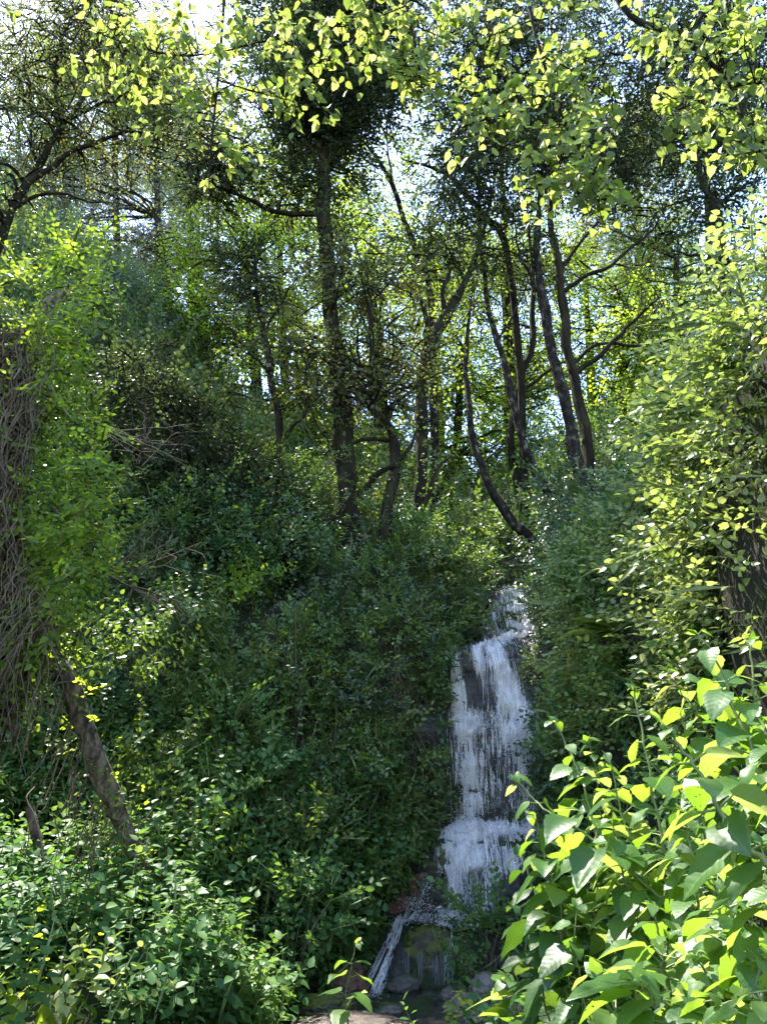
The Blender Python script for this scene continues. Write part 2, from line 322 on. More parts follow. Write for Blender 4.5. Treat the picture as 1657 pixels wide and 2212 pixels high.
ox = (fbm(pts*1.1+30, 4)-.5)*.7*np.clip((pts[:, 1]-3)/2, 0, 1)*(1-near); pts[:, 0] += ox
nY, nX = X.shape
ii = (np.arange(nY-1)[:, None]*nX+np.arange(nX-1)[None]).ravel()
TF = np.stack([ii, ii+1, ii+1+nX, ii+nX], -1)
ground = tag(build('ground', pts, TF, M['ground'], smooth=True), 'dark soil and rock of the gully floor, cliff and banks under the plants', kind='structure')
TV = pts; bvh = BVHTree.FromPolygons([tuple(v) for v in TV], [tuple(f) for f in TF])
e1 = TV[TF[:, 2]]-TV[TF[:, 0]]; e2 = TV[TF[:, 3]]-TV[TF[:, 1]]
cr = np.cross(e1, e2); Tarea = np.linalg.norm(cr, axis=1)*.5; Tn = norm(cr); Tn[Tn[:, 2] < 0] *= -1
Tc = TV[TF].mean(1)
def ground_z(x, y):
    h = bvh.ray_cast(Vector((x, y, 60)), Vector((0, 0, -1))); return h[0].z if h[0] else float(H(x, y))
def hit(px, py, default=12.):
    d = P(px, py, 10.)-CAM; d /= np.linalg.norm(d)
    h = bvh.ray_cast(Vector(CAM), Vector(d)); return np.array(h[0]) if h[0] else P(px, py, default)
def scatter(n, mask, dens=None):
    w = Tarea*mask
    if dens is not None: w = w*dens
    f = rng.choice(len(w), n, p=w/w.sum()); a, b = rng.random((2, n, 1))
    q = TV[TF[f]]; p = (q[:, 0]*(1-a)+q[:, 1]*a)*(1-b)+(q[:, 3]*(1-a)+q[:, 2]*a)*b
    return p, Tn[f]

# ------------------------------------------------------------------ leaves
L2v = np.array([(0, 0, 0), (.34, .42, .07), (0, 1, -.08), (-.34, .42, .07)]); L2f = np.array([(0, 1, 2), (0, 2, 3)])
L6v = np.array([(0, 0, 0), (.31, .2, .05), (.26, .58, .02), (0, 1, -.16), (-.26, .58, .02), (-.31, .2, .05), (0, .5, -.03)])
L6f = np.array([(0, 1, 6), (1, 2, 6), (2, 3, 6), (3, 4, 6), (4, 5, 6), (5, 0, 6)])
L4v = np.array([(0, 0, 0), (.22, .3, .05), (.2, .65, .03), (0, 1, -.1), (-.2, .65, .03), (-.22, .3, .05)])
L4f = np.array([(0, 1, 2), (0, 2, 3), (0, 3, 4), (0, 4, 5)])
def frame(a, n):
    a = norm(np.asarray(a, float)); n = np.asarray(n, float); x = norm(np.cross(a, n)); z = np.cross(x, a)
    return np.stack([x, a, z], -1)          # columns
def sprig(kind, nleaf, length, ll, tmpl, r, twig=.004):
    """a twig along +Y with leaves; 'flat' = leaves in the XY plane facing +Z, 'whorl' = leaves all round facing the tip"""
    lv, lf = tmpl; acc = Acc()
    bend = r.normal(0, .12, 3)
    def axis(t): return np.array([bend[0]*t*t*length, t*length, bend[2]*t*t*length - (.18*t*t*length if kind == 'flat' else 0)])
    for i in range(nleaf):
        t = (i+.6)/nleaf; p = axis(t); s = ll*(r.uniform(.7, 1.15))*(1-.35*t if kind == 'whorl' else 1)
        if kind == 'flat':
            side = 1 if i % 2 else -1; th = math.radians(r.uniform(35, 75))*side*(1 if i < nleaf-1 else .1)
            a = np.array([math.sin(th), math.cos(th), r.normal(-.15, .25)]); n = np.array([r.normal(0, .35), r.normal(0, .35), 1])
        else:
            th = i*2.4+r.normal(0, .3); rise = r.uniform(-.35, .35)+.5*t
            a = np.array([math.cos(th), rise, math.sin(th)]); n = np.array([r.normal(0, .3), 1, r.normal(0, .3)])-a*.2
        Rm = frame(a, n); V = (lv*s) @ Rm.T+p+a/np.linalg.norm(a)*s*.12
        acc.add(V, lf, rnd=r.random())
    if twig:
        q = np.array([axis(t) for t in (0, .5, 1)]); acc.add([q[0]-[twig, 0, 0], q[0]+[twig, 0, 0], q[1], q[2]], [(0, 1, 2), (0, 2, 3)], .5, 1)
    return np.concatenate(acc.V), np.concatenate(acc.F), np.concatenate(acc.R), np.concatenate(acc.M)
def bake(pos, A, Nn, scale, temps, tone=None, spread=.5):
    """copies of sprig templates -> V,F,rnd,midx"""
    n = len(pos); R = frame(A, Nn); k = rng.integers(0, len(temps), n); out = Acc()
    tone = rng.random(n) if tone is None else tone
    for t, (tv, tf, tr, tm) in enumerate(temps):
        s = np.where(k == t)[0]
        if not len(s): continue
        V = np.einsum('nij,vj->nvi', R[s], tv)*scale[s, None, None]+pos[s, None]
        F = tf[None]+(np.arange(len(s))*len(tv))[:, None, None]
        r = np.clip(tone[s, None]*(1-spread)+tr[None]*spread, 0, 1)
        out.add(V.reshape(-1, 3), F.reshape(-1, 3), r.ravel(), np.tile(tm, len(s)))
    return out
def T(kind, nleaf, length, ll, tm, k=6, twig=.004, seed=0):
    r = np.random.default_rng(100+seed); return [sprig(kind, nleaf, length, ll, tm, r, twig) for _ in range(k)]
LL2, LL6, LL4 = (L2v, L2f), (L6v, L6f), (L4v, L4f)
LL4w = (L4v*np.array([1.35, 1, 1]), L4f)
S_carpet = T('whorl', 9, .34, .105, LL6, 7, .004, 1)
S_wall = T('flat', 9, .36, .078, LL4w, 6, .003, 2)+T('whorl', 8, .26, .074, LL4w, 5, .003, 3)
S_thatch = T('flat', 9, .4, .13, (L2v*np.array([.28, 1, 1]), L2f), 6, .002, 71)
S_far = T('flat', 9, .36, .085, LL2, 6, .004, 21)+T('whorl', 8, .28, .085, LL2, 4, .004, 22)
S_fine = T('whorl', 8, .22, .05, LL2, 6, .002, 4)
S_long = T('whorl', 9, .26, .10, LL4, 6, .003, 14)
S_vine = T('flat', 8, .34, .065, LL6, 6, .003, 5)+T('whorl', 6, .2, .06, LL6, 4, .002, 6)
S_crown = T('flat', 9, .5, .075, LL2, 7, .005, 7)
S_round = T('flat', 8, .42, .07, LL4, 6, .005, 8)

def poly_in(px, py, poly):
    inside = np.zeros(len(px), bool); j = len(poly)-1
    for i in range(len(poly)):
        xi, yi = poly[i]; xj, yj = poly[j]
        c = ((yi > py) != (yj > py)) & (px < (xj-xi)*(py-yi)/(yj-yi+1e-9)+xi); inside ^= c; j = i
    return inside
# ------------------------------------------------------------------ plants that cover ground and cliff
ALLX, ALLY, ALLZ = Tc[:, 0], Tc[:, 1], Tc[:, 2]
tpx, tpy, tdep = project(Tc)
inview = (tpx > -120) & (tpx < 1780) & (tpy > -100) & (tpy < 2350) & (tdep > .5)
sdist = np.abs(ALLX-XS(ALLY))
UNDER = [(1500, 1140), (1580, 1050), (1640, 1010), (1760, 990), (1760, 1340), (1600, 1320), (1520, 1260), (1480, 1190)]
BED = [(700, 2240), (735, 2150), (790, 2060), (820, 1960), (880, 1890), (935, 1830), (1060, 1850), (1150, 1900), (1165, 2080), (1110, 2240)]
FALLS = [(1085, 1275), (1140, 1268), (1165, 1370), (1118, 1420), (1150, 1550), (1160, 1800), (1100, 1900), (950, 1900), (930, 1800), (975, 1740), (965, 1560), (978, 1402), (1060, 1370)]
def cover(name, n, mask, temps, mt, label, up=.5, out=.5, size=(.7, 1.25), lift=.3, hang=0, dens_scale=1.3, dens_pow=2., seed=0, tonebase=None, thr=.3):
    d = fbm(Tc*dens_scale+seed, 3); d = np.clip((d-thr)/.4, .03, 1)**dens_pow
    p, nn = scatter(n, mask & inview, d)
    b = fbm(p*1.6+seed+3, 3); p = p+nn*(lift*rng.random((n, 1))*(b[:, None]*1.8))+np.array([0, 0, 1])*(lift*.4*rng.random((n, 1)))
    if name.startswith('bank'):
        qx, qy, _ = project(p); k_ = ~(poly_in(qx, qy, UNDER) & (rng.random(n) > .5)); p = p[k_]; nn = nn[k_]; n = len(p)
    qx, qy, _ = project(p); k_ = ~poly_in(qx, qy, BED) & ~poly_in(qx, qy, FALLS); p = p[k_]; nn = nn[k_]; n = len(p)
    A = nn*out+np.array([0, 0, up])+rng.normal(0, .35, (n, 3)); A[:, 2] -= hang*rng.random(n)
    Nn = nn*.6+np.array([0, -.25, .8])+rng.normal(0, .3, (n, 3))
    tone = np.clip((fbm(p*.7+seed*2, 3)-.5)*1.8+.45+rng.normal(0, .13, n), 0, 1)
    a = bake(p, A, Nn, rng.uniform(*size, n), temps, tone, .45)
    o = a.build(name, [M[mt], M['greenstem']]); tag(o, label, kind='stuff'); return o
leftfloor = (ALLX < XS(ALLY)-.75) & (ALLY > 5.3) & (ALLY < 10.7) & (ALLX > -9)
cover('ground_cover', 4700, leftfloor, S_carpet, 'carpet', 'heart-leaved green ground cover filling the lower left slope', up=1.1, out=.3, lift=.42, seed=1, dens_pow=1., size=(.8, 1.5))
wall = (ALLX < XS(ALLY)-.62) & (ALLY > 9.6) & (ALLY < 15.5)
cover('broad_cliff_foliage', 1500, wall & (ALLX < -1.4), S_carpet, 'carpet', 'heart-leaved climbers spreading over the left part of the cliff', up=.5, out=.7, lift=.55, hang=.4, seed=61, dens_pow=1.2, size=(.8, 1.3))
cover('cliff_foliage', 7200, wall, S_wall, 'wall', 'mixed shrubby foliage hanging over the cliff left of the waterfall', up=.35, out=.7, lift=.85, hang=.7, seed=5, dens_pow=2.2)
fallside = (ALLX < XS(ALLY)-.5) & (ALLX > XS(ALLY)-2.6) & (ALLY > 9.6) & (ALLY < 13.5)
cover('moss_foliage', 2600, fallside, [t for t in T('whorl', 8, .14, .035, LL4w, 6, .002, 41)], 'moss', 'olive moss and tiny leaves on the rock left of the waterfall', up=.3, out=.8, lift=.12, seed=51, dens_pow=.5)
rightside = (ALLX > XS(ALLY)+.5) & (ALLX < XS(ALLY)+1.6) & (ALLY > 10) & (ALLY < 14)
cover('trailing_foliage', 1500, rightside, S_fine, 'dark', 'small dark leaves crowding the right edge of the waterfall', up=.2, out=.8, lift=.25, seed=53, dens_pow=.5)
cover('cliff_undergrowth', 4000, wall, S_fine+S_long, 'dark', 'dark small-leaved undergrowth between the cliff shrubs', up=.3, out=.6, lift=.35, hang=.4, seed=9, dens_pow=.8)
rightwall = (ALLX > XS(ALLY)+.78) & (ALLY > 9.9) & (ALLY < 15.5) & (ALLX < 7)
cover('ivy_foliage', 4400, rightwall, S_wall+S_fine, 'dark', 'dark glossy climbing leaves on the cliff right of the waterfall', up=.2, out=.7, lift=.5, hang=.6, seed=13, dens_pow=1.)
rim = (ALLY > 14.5) & (ALLY < 26) & (ALLX > -12) & (ALLX < 12)
cover('woodland_undergrowth', 7000, rim, S_far, 'wall', 'sunlit undergrowth on the wooded slope above the falls', up=.9, out=.2, lift=1.2, seed=17, size=(1., 1.9), dens_pow=1.)
hill = (ALLY > 13) & (ALLY < 34) & (ALLX < -3)
cover('hillside_foliage', 7500, hill, S_far, 'dark', 'climbing leaves draping the hillside on the left', up=.8, out=.5, lift=.6, seed=19, size=(1., 2.), dens_pow=1.)

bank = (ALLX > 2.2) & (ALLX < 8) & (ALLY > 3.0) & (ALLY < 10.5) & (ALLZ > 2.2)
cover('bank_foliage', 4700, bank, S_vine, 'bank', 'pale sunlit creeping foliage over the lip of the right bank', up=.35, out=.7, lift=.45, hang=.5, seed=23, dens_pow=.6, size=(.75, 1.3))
lowbank = (ALLX > XS(ALLY)+.7) & (ALLY > 5.5) & (ALLY < 10.6) & (ALLX < 3.2)
cover('bank_undergrowth', 2600, lowbank, S_fine+S_wall+S_long, 'carpet', 'deep green low plants along the foot of the right bank', up=.8, out=.4, lift=.4, seed=27, dens_pow=1.)

# ------------------------------------------------------------------ waterfall rock, boulders, water
def blob(c, r, seed=0, sub=4, amp=.35, freq=1.6, flat=0):
    import bmesh
    bm = bmesh.new(); bmesh.ops.create_icosphere(bm, subdivisions=sub, radius=1)
    V = np.array([v.co[:] for v in bm.verts]); F = np.array([[v.index for v in f.verts] for f in bm.faces]); bm.free()
    d = fbm(V*freq+seed*3.7, 4)-.5
    crack = np.abs(fbm(V*freq*1.5+seed+40, 3)-.5)
    fine = fbm(V*freq*5+seed, 3)-.5; lay_ = np.abs(((V[:, 2]*2.3+V[:, 0]*.7+d*2) % 1)-.5)
    V = V*(1+amp*2*d+amp*.35*fine-np.clip(.07-crack, 0, 1)*2.2+(lay_-.25)*amp*.35)[:, None]
    return V*np.asarray(r)+np.asarray(c), F
def sheet(name, prof, half, mt, cx=None, nx=60, nt=130, amp=.16, seed=0, parent=None, rag=.1):
    """rock or film face that follows profile (y,z) and is 2*half(t) wide"""
    pr = smoothline(prof, nt); t = np.linspace(0, 1, nt); s = np.linspace(-1, 1, nx)
    S, Tt = np.meshgrid(s, t); yy = np.repeat(pr[:, :1], nx, 1); zz = np.repeat(pr[:, 1:2], nx, 1)
    hw = np.interp(t, *half)[:, None]; c = (XS(yy) if cx is None else np.interp(t, *cx)[:, None])
    xx = c+S*hw; V = np.stack([xx, yy, zz], -1).reshape(-1, 3)
    tg = norm(np.gradient(pr, axis=0)); nn = np.stack([np.zeros(nt), tg[:, 1], -tg[:, 0]], -1)
    nn = np.where((nn[:, 1:2] > 0), -nn, nn); nn = np.repeat(nn[:, None], nx, 1).reshape(-1, 3)
    f = V*np.array([2.2, 2.2, 1.6])+seed; lay = fbm(np.stack([V[:, 0]*1.2, V[:, 1]*.5, V[:, 2]*5.5], -1)+seed, 3)-.5
    off = (fbm(f, 5)-.5)*2*amp+lay*amp*1.1
    off = off+(fbm(V*8+seed+3, 3)-.5)*.09-np.clip(.05-np.abs(fbm(V*np.array([2.5, 2.5, 3.5])+40, 3)-.5), 0, 1)*1.3
    V = V+nn*off[:, None]
    i = (np.arange(nt-1)[:, None]*nx+np.arange(nx-1)[None]).ravel(); F = np.stack([i, i+1, i+1+nx, i+nx], -1)
    o = build(name, V, F, mt, parent, smooth=True); return o, V.reshape(nt, nx, 3), nn.reshape(nt, nx, 3)
falls_prof = [(14.6, 5.2), (13.7, 5.0), (13.35, 4.75), (13.1, 4.35), (12.85, 3.95), (12.3, 3.78), (11.85, 3.62), (11.66, 3.4), (11.6, 2.9), (11.45, 2.5), (11.36, 2.3),
              (11.42, 1.8), (11.4, 1.1), (11.18, .98), (10.95, .82), (10.75, .55), (10.68, .3), (10.5, .12), (10.2, .07), (9.9, .03)]
rock, RV, RN = sheet('rock_face', falls_prof, ([0, .3, .4, .55, .8, 1], [.9, .85, 1.1, 1.15, 1.3, 1.1]), M['wet_rock'], nx=90, nt=220, amp=.17)
tag(rock, 'dark wet stepped rock face behind the falling water', kind='structure')
rb = BVHTree.FromPolygons([tuple(v) for v in RV.reshape(-1, 3)], [(i*90+j, i*90+j+1, (i+1)*90+j+1, (i+1)*90+j) for i in range(219) for j in range(89)])

fall = empty('waterfall', (1.5, 11.2, 1.0))
tag(fall, 'white waterfall dropping in steps down a dark wet rock face into a rocky stream', 'waterfall')
def face_pt(x, i, lift=0.0):
    """point on the rock face at row i (0..219 float) and world x"""
    i = min(max(i, 0), 218.99); a = int(i); f = i-a
    row = RV[a]*(1-f)+RV[a+1]*f; j = np.interp(x, row[:, 0], np.arange(90)); b = int(min(j, 88.99)); g = j-b
    p = row[b]*(1-g)+row[b+1]*g; n = RN[a][b]; return p+n*lift
rowz = RV[:, :, 2].mean(1)
def strand(acc, x, z0, ln, w, lift, m, free=False, dx=0.0):
    """a thin streak of water that clings to the face, or falls free of it"""
    i0 = float(np.interp(-z0, -rowz, np.arange(220))); k = max(3, int(ln/.07)+1); L = []
    for q in range(k):
        z = z0-ln*q/(k-1)
        if free: y = face_pt(x, i0)[1]-lift-.02*q/(k-1); L.append(np.array([x+dx*q/(k-1), y, z]))
        else:
            i = float(np.interp(-z, -rowz, np.arange(220))); p = face_pt(x+dx*q/(k-1), i, lift); L.append(p)
    L = np.array(L); prof = np.sin(np.linspace(.12, 1, k)*math.pi*.97)**.6
    V, F = tube(L, w*prof, 4, caps=False); acc.add(V, F, .5, m)
wr = np.random.default_rng(5)
def cascade(name, zr, xr, n, wmm, lr, density, label, free=.25, m_thin=.5, fallgap=.12):
    acc = Acc(); c = 0; tries = 0
    while c < n and tries < n*30:
        tries += 1
        z0 = wr.uniform(zr[1], zr[0]); xl = np.interp(z0, xr[0], xr[1]); xh = np.interp(z0, xr[0], xr[2]); x = wr.uniform(xl, xh)
        edge = min(x-xl, xh-x)
        if wr.random() > density(x, z0): continue
        if edge < .08 and wr.random() < .6: continue
        fr = wr.random() < free; ln = wr.uniform(*lr)*(1.4 if fr else 1); ln = min(ln, z0-zr[1]+.06)
        if ln < .03: continue
        strand(acc, x, z0, ln, wr.uniform(*wmm)/1000, wr.uniform(.005, .05)+(wr.uniform(0, fallgap) if fr else 0), 0 if wr.random() > m_thin else 1, fr, wr.normal(0, .02)); c += 1
    return acc.build(name, [M['white'], M['thin']], fall, True)
def ds(seed, fx, fz, lo=.4, hi=.62, base=.06):
    def f(x, z):
        v = fbm(np.array([[x*fx, 0, z*fz]])+seed, 3)[0]; return base+(1-base)*min(max((v-lo)/(hi-lo), 0), 1)
    return f
def d_main(x, z):
    v = fbm(np.array([[x*6.5, 0, z*1.5]])+7, 3)[0]; b = min(max((v-.42)/.16, 0), 1)**1.5; u = (x-.97)/1.35
    g = lambda a, w: math.exp(-((u-a)/w)**2)
    if z > 2.45:
        k = (3.6-z); w = max(g(.08+.03*k, .08+.04*k), .9*g(.42, .07) if z > 3.1 else 0, g(.66+.1*k, .13+.1*k)); w *= (.35+.65*b)
    elif z > 1.9: w = max(.9*g(.2, .16), .35, g(.8, .2))*(.2+.8*b)
    else: w = .10+.45*b*(.6+.4*g(.25, .2))
    w += .95*math.exp(-((u-.85)/.13)**2-((z-2.35)/.22)**2)+.7*math.exp(-((u-.15)/.1)**2-((z-2.5)/.2)**2)
    return min(1, w)
cascade('upper_cascade', (5.0, 3.95), ([3.9, 4.3, 5.0], [1.6, 1.8, 2.15], [2.75, 2.85, 2.75]), 170, (2, 6), (.08, .3), ds(3, 5, 2, .33, .55, .25), '', .1, .55)
cascade('step_cascade', (3.95, 3.5), ([3.5, 3.95], [1.0, 1.9], [2.2, 2.6]), 60, (2, 6), (.08, .3), ds(23, 4, 2, .4, .6, .08), '', .1, .5)
cascade('main_cascade', (3.62, 1.2), ([1.2, 2.4, 3.0, 3.6], [.92, .9, .98, 1.02], [2.42, 2.45, 2.3, 2.1]), 620, (2, 6), (.08, .4), d_main, '', .3, .42)
cascade('splash_apron', (1.1, .6), ([.6, 1.1], [.65, .85], [2.4, 2.4]), 160, (2, 6), (.05, .18), ds(33, 4, 3, .3, .5, .3), '', .1, .5)
cascade('lower_cascade', (.6, .05), ([.05, .3, .6], [.7, .72, .7], [1.25, 1.5, 2.1]), 170, (2, 6), (.08, .32), ds(43, 6, 1.5, .36, .56, .1), '', .3, .5)
# foam and flying drops where the water strikes
acc = Acc(); oct_v = np.array([(1, 0, 0), (-1, 0, 0), (0, 1, 0), (0, -1, 0), (0, 0, 1), (0, 0, -1)], float)
oct_f = np.array([(0, 2, 4), (2, 1, 4), (1, 3, 4), (3, 0, 4), (2, 0, 5), (1, 2, 5), (3, 1, 5), (0, 3, 5)])
def drops(n, c, s, r, m=0, st=1.5):
    c = np.asarray(c); q = c+wr.normal(0, 1, (n, 3))*np.asarray(s)
    for p in q:
        i = float(np.interp(-p[2], -rowz, np.arange(220))); f = face_pt(p[0], i); 
        p = p.copy(); p[1] = min(p[1], f[1]-.01)
        acc.add(oct_v*np.array([1, 1, wr.uniform(1, st)])*wr.uniform(*r)+p, oct_f, .5, m)
for (px, py, Yd, sxp, szp, n) in [(1110, 1600, 11.2, .10, .12, 420), (1060, 1570, 11.3, .10, .06, 120), (1010, 1560, 11.3, .05, .05, 110), (1040, 1850, 10.85, .22, .07, 480), (1010, 1800, 11.0, .12, .06, 260),
                                  (1110, 1800, 11.0, .12, .05, 220), (960, 1975, 10.3, .10, .04, 240), (900, 1960, 10.2, .10, .06, 200), (1120, 1340, 12.9, .09, .07, 120), (1060, 1430, 11.8, .16, .02, 90),
                                  (1000, 1690, 11.2, .05, .3, 110), (1060, 1800, 10.9, .3, .2, 200), (980, 1900, 10.6, .06, .12, 140), (1045, 1700, 11.1, .4, .5, 260)]:
    drops(n, P(px, py, Yd), (sxp, .06, szp), (.003, .009))
for (px, py, Yd, sxp, szp, n) in [(920, 1915, 10.15, .05, .05, 70), (895, 1950, 10.05, .06, .05, 80), (880, 1985, 9.95, .05, .05, 80), (950, 1980, 10.0, .10, .03, 120), (990, 1985, 9.95, .07, .03, 160), (915, 1985, 9.95, .06, .03, 180), (1000, 1940, 10.1, .05, .1, 150), (800, 2150, 9.1, .08, .03, 150), (850, 1985, 9.95, .03, .05, 60)]:
    q_ = P(px, py, Yd)+wr.normal(0, 1, (n, 3))*np.array([sxp, .05, szp])
    for p_ in q_: acc.add(oct_v*wr.uniform(.003, .008)+p_, oct_f, .5, 0)
for (px, py, Yd, sxp, szp, n) in [(1040, 1785, 10.75, .3, .09, 900), (1000, 1700, 11.0, .25, .3, 250), (1110, 1590, 11.1, .14, .1, 300), (990, 1975, 9.95, .12, .04, 300), (1120, 1340, 12.7, .12, .1, 150), (790, 2165, 9.0, .09, .03, 200)]:
    q_ = P(px, py, Yd)+wr.normal(0, 1, (n, 3))*np.array([sxp, .1, szp])
    for p_ in q_: acc.add(oct_v*np.array([1, 1, wr.uniform(1, 2.5)])*wr.uniform(.0015, .0045)+p_, oct_f, .5, 1)
acc.build('foam', [M['white'], M['thin']], fall)
def flow_at(x, z):
    """how much water runs over the face at (x, z), 0..1"""
    xl = np.interp(z, [.0, .1, .45, .55, .75, .95, 1.1, 2.4, 3.45, 3.6, 3.75, 3.95, 4.4, 5.0, 5.2], [.55, .72, .72, .62, .60, .74, .93, .91, .98, 1.02, 1.15, 1.55, 1.72, 2.12, 2.2])
    xr = np.interp(z, [.0, .1, .45, .75, 1.0, 2.4, 3.45, 3.6, 3.9, 3.95, 4.4, 5.0, 5.2], [1.3, 1.5, 1.75, 2.2, 2.42, 2.42, 2.15, 2.1, 2.45, 2.75, 2.84, 2.66, 2.55])
    w = .10+.07*fbm(np.column_stack([x*0, x*0, z*6.]), 2)
    e = np.clip((x-xl)/w, 0, 1)*np.clip((xr-x)/w, 0, 1)
    u = (x-xl)/(xr-xl); g = lambda a, b: np.exp(-((u-a)/b)**2); h = lambda a, b: np.exp(-((z-a)/b)**2)
    k = np.clip(3.6-z, 0, 1.2)
    up = .38+.34*g(.72, .28)*np.clip((5.1-z)/.5, .3, 1)
    top = np.maximum(.78*g(.09+.05*k, .07+.06*k), np.maximum(.9*g(.42, .08)*np.clip((z-3.0)/.3, 0, 1), .74*g(.66+.08*k, .13+.07*k)))+.08
    mid = .26+.45*g(.2, .13)*h(2.4, .35)+.62*g(.84, .16)*h(2.3, .3)+.2*g(.6, .2)
    low = .27+.30*g(.22, .16)+.24*g(.78, .15)
    apr = .62+.3*h(.98, .1)-.2*g(.62, .12)+.15*g(.25, .15)
    bot = np.maximum(.72*g(.2, .17), .22+.3*g(.7, .15))
    zz = z+(fbm(np.column_stack([x*2.6, x*0, z*1.2])+5, 3)-.5)*.4*np.clip((z-.6)/.8, .35, 1)
    brow = .18+.5*g(.62, .22); kn = np.array([-1, .44, .56, 1.0, 1.14, 1.9, 2.15, 2.55, 2.75, 3.52, 3.66, 3.86, 3.98, 9])
    fs_ = np.stack([bot, bot, apr, apr, low, low, mid, mid, top, top, brow, brow, up, up]); q = np.interp(zz, kn, np.arange(14)); a_ = np.clip(q.astype(int), 0, 12); fr = q-a_; ix = np.arange(len(x))
    f = fs_[a_, ix]*(1-fr)+fs_[a_+1, ix]*fr
    # soften the joins between the zones
    return np.clip(f*1.16, 0, 1)*e
def sheet_mat(name, sx, sl, fine, gain, seed):
    m, ns, ln = mat(name); out = N(ns, 'OutputMaterial'); at_ = N(ns, 'Attribute', attribute_name='rnd'); uv = N(ns, 'UVMap')
    mp = N(ns, 'Mapping'); mp.inputs['Scale'].default_value = (sx, sl, 1); mp.inputs['Location'].default_value = (seed, seed*1.7, 0); ln.new(uv.outputs[0], mp.inputs[0])
    n1 = N(ns, 'TexNoise', Scale=1.0, Detail=4.0, Roughness=.6); n1.inputs['Distortion'].default_value = .35; ln.new(mp.outputs[0], n1.inputs['Vector'])
    m2 = N(ns, 'Mapping'); m2.inputs['Scale'].default_value = (fine, fine*.45, 1); ln.new(uv.outputs[0], m2.inputs[0])
    n2 = N(ns, 'TexNoise', Scale=1.0, Detail=5.0, Roughness=.75); ln.new(m2.outputs[0], n2.inputs['Vector'])
    a = N(ns, 'Math', operation='MULTIPLY_ADD'); a.inputs[1].default_value = .62; ln.new(n2.outputs[0], a.inputs[0]); ln.new(n1.outputs[0], a.inputs[2])   # ~ .81 mean
    b = N(ns, 'Math', operation='MULTIPLY_ADD'); b.inputs[1].default_value = gain; ln.new(at_.outputs['Fac'], b.inputs[0]); ln.new(a.outputs[0], b.inputs[2])
    r = N(ns, 'MapRange'); r.inputs[1].default_value = 1.09; r.inputs[2].default_value = 1.22; ln.new(b.outputs[0], r.inputs[0])
    gt = N(ns, 'MapRange'); gt.inputs[1].default_value = .02; gt.inputs[2].default_value = .15; ln.new(at_.outputs['Fac'], gt.inputs[0])
    al = N(ns, 'Math', operation='MULTIPLY'); ln.new(r.outputs[0], al.inputs[0]); ln.new(gt.outputs[0], al.inputs[1])
    a2 = N(ns, 'Math', operation='MULTIPLY'); a2.inputs[1].default_value = .93; ln.new(al.outputs[0], a2.inputs[0])
    pb = N(ns, 'BsdfPrincipled', Roughness=.35); pb.inputs['Base Color'].default_value = (.96, .93, .93, 1)
    bp = N(ns, 'Bump', Strength=.7, Distance=.03); ln.new(a.outputs[0], bp.inputs['Height']); ln.new(bp.outputs[0], pb.inputs['Normal'])
    tb = N(ns, 'BsdfTranslucent'); tb.inputs[0].default_value = (.86, .83, .83, 1); mx = N(ns, 'MixShader'); mx.inputs[0].default_value = .4; ln.new(pb.outputs[0], mx.inputs[1]); ln.new(tb.outputs[0], mx.inputs[2])
    tr = N(ns, 'BsdfTransparent'); ms = N(ns, 'MixShader'); ln.new(a2.outputs[0], ms.inputs[0]); ln.new(tr.outputs[0], ms.inputs[1]); ln.new(mx.outputs[0], ms.inputs[2]); ln.new(ms.outputs[0], out.inputs[0]); return m
pl = np.concatenate([[0], np.cumsum(np.linalg.norm(np.diff(smoothline(falls_prof, 220), axis=0), axis=1))])
for k, (off, mt_) in enumerate([(.02, sheet_mat('running_water', 24, 2.6, 55, .62, 3.)), (.05, sheet_mat('falling_water', 40, 1.7, 80, .50, 11.)), (.09, sheet_mat('spray_water', 15, 2.2, 95, .44, 23.))]):
    V = RV+RN*off; V = V+np.stack([fbm(V.reshape(-1, 3)*[9, 9, 2.]+k*9, 3).reshape(220, 90)*0, -(fbm(V.reshape(-1, 3)*[7, 3, 2.]+k*9, 3).reshape(220, 90)-.4)*.09, np.zeros((220, 90))], -1)
    # off the lips the water leaves the rock and falls plumb
    V[40:130, :, 1] = np.minimum(V[40:130, :, 1], np.minimum.accumulate(V[40:130, :, 1], axis=0)+.05)
    fv = flow_at(V[:, :, 0].ravel(), V[:, :, 2].ravel())
    uvv = np.stack([V[:, :, 0].ravel(), np.repeat(pl, 90)], -1)
    i_ = (np.arange(219)[:, None]*90+np.arange(89)[None]).ravel()
    build('water_film', V.reshape(-1, 3), np.stack([i_, i_+1, i_+91, i_+90], -1), mt_, fall, fv, smooth=True, uv=uvv)

# boulders
def boulder(label, c, r, mt, seed, name='boulder', amp=.3, cat='boulder', flat=True, freq=1.6, sub=5):
    V, F = blob((0, 0, 0), r, seed, sub, amp, freq)
    o = build(name, V, F, mt, smooth=True); o.location = tuple(float(q) for q in c)
    return tag(o, label, cat)
def at(px, py, Yd): return P(px, py, Yd)
led = boulder('mossy overhanging boulder under the lower falls with water dripping off its edge', at(935, 2075, 10.05)+[.03, 0, 0], (.56, .3, .42), M['mossrock'], 3, 'mossy_boulder', .2)
boulder('dark undercut rock beneath the mossy overhanging boulder', at(925, 2110, 10.35)+[0, .35, -.05], (.5, .35, .42), M['wet_rock'], 7, 'undercut_rock', .3, 'rock')
boulder('rust coloured wet rock left of the foaming lower step', at(850, 1975, 10.3)+[0, .2, 0], (.3, .28, .22), M['redrock'], 5, 'rusty_rock', .35, 'rock')
boulder('wet pinkish rock patched with foam beside the lower falls', at(905, 1925, 10.5)+[0, .25, 0], (.26, .25, .2), M['redrock'], 15, 'foamy_rock', .4, 'rock')
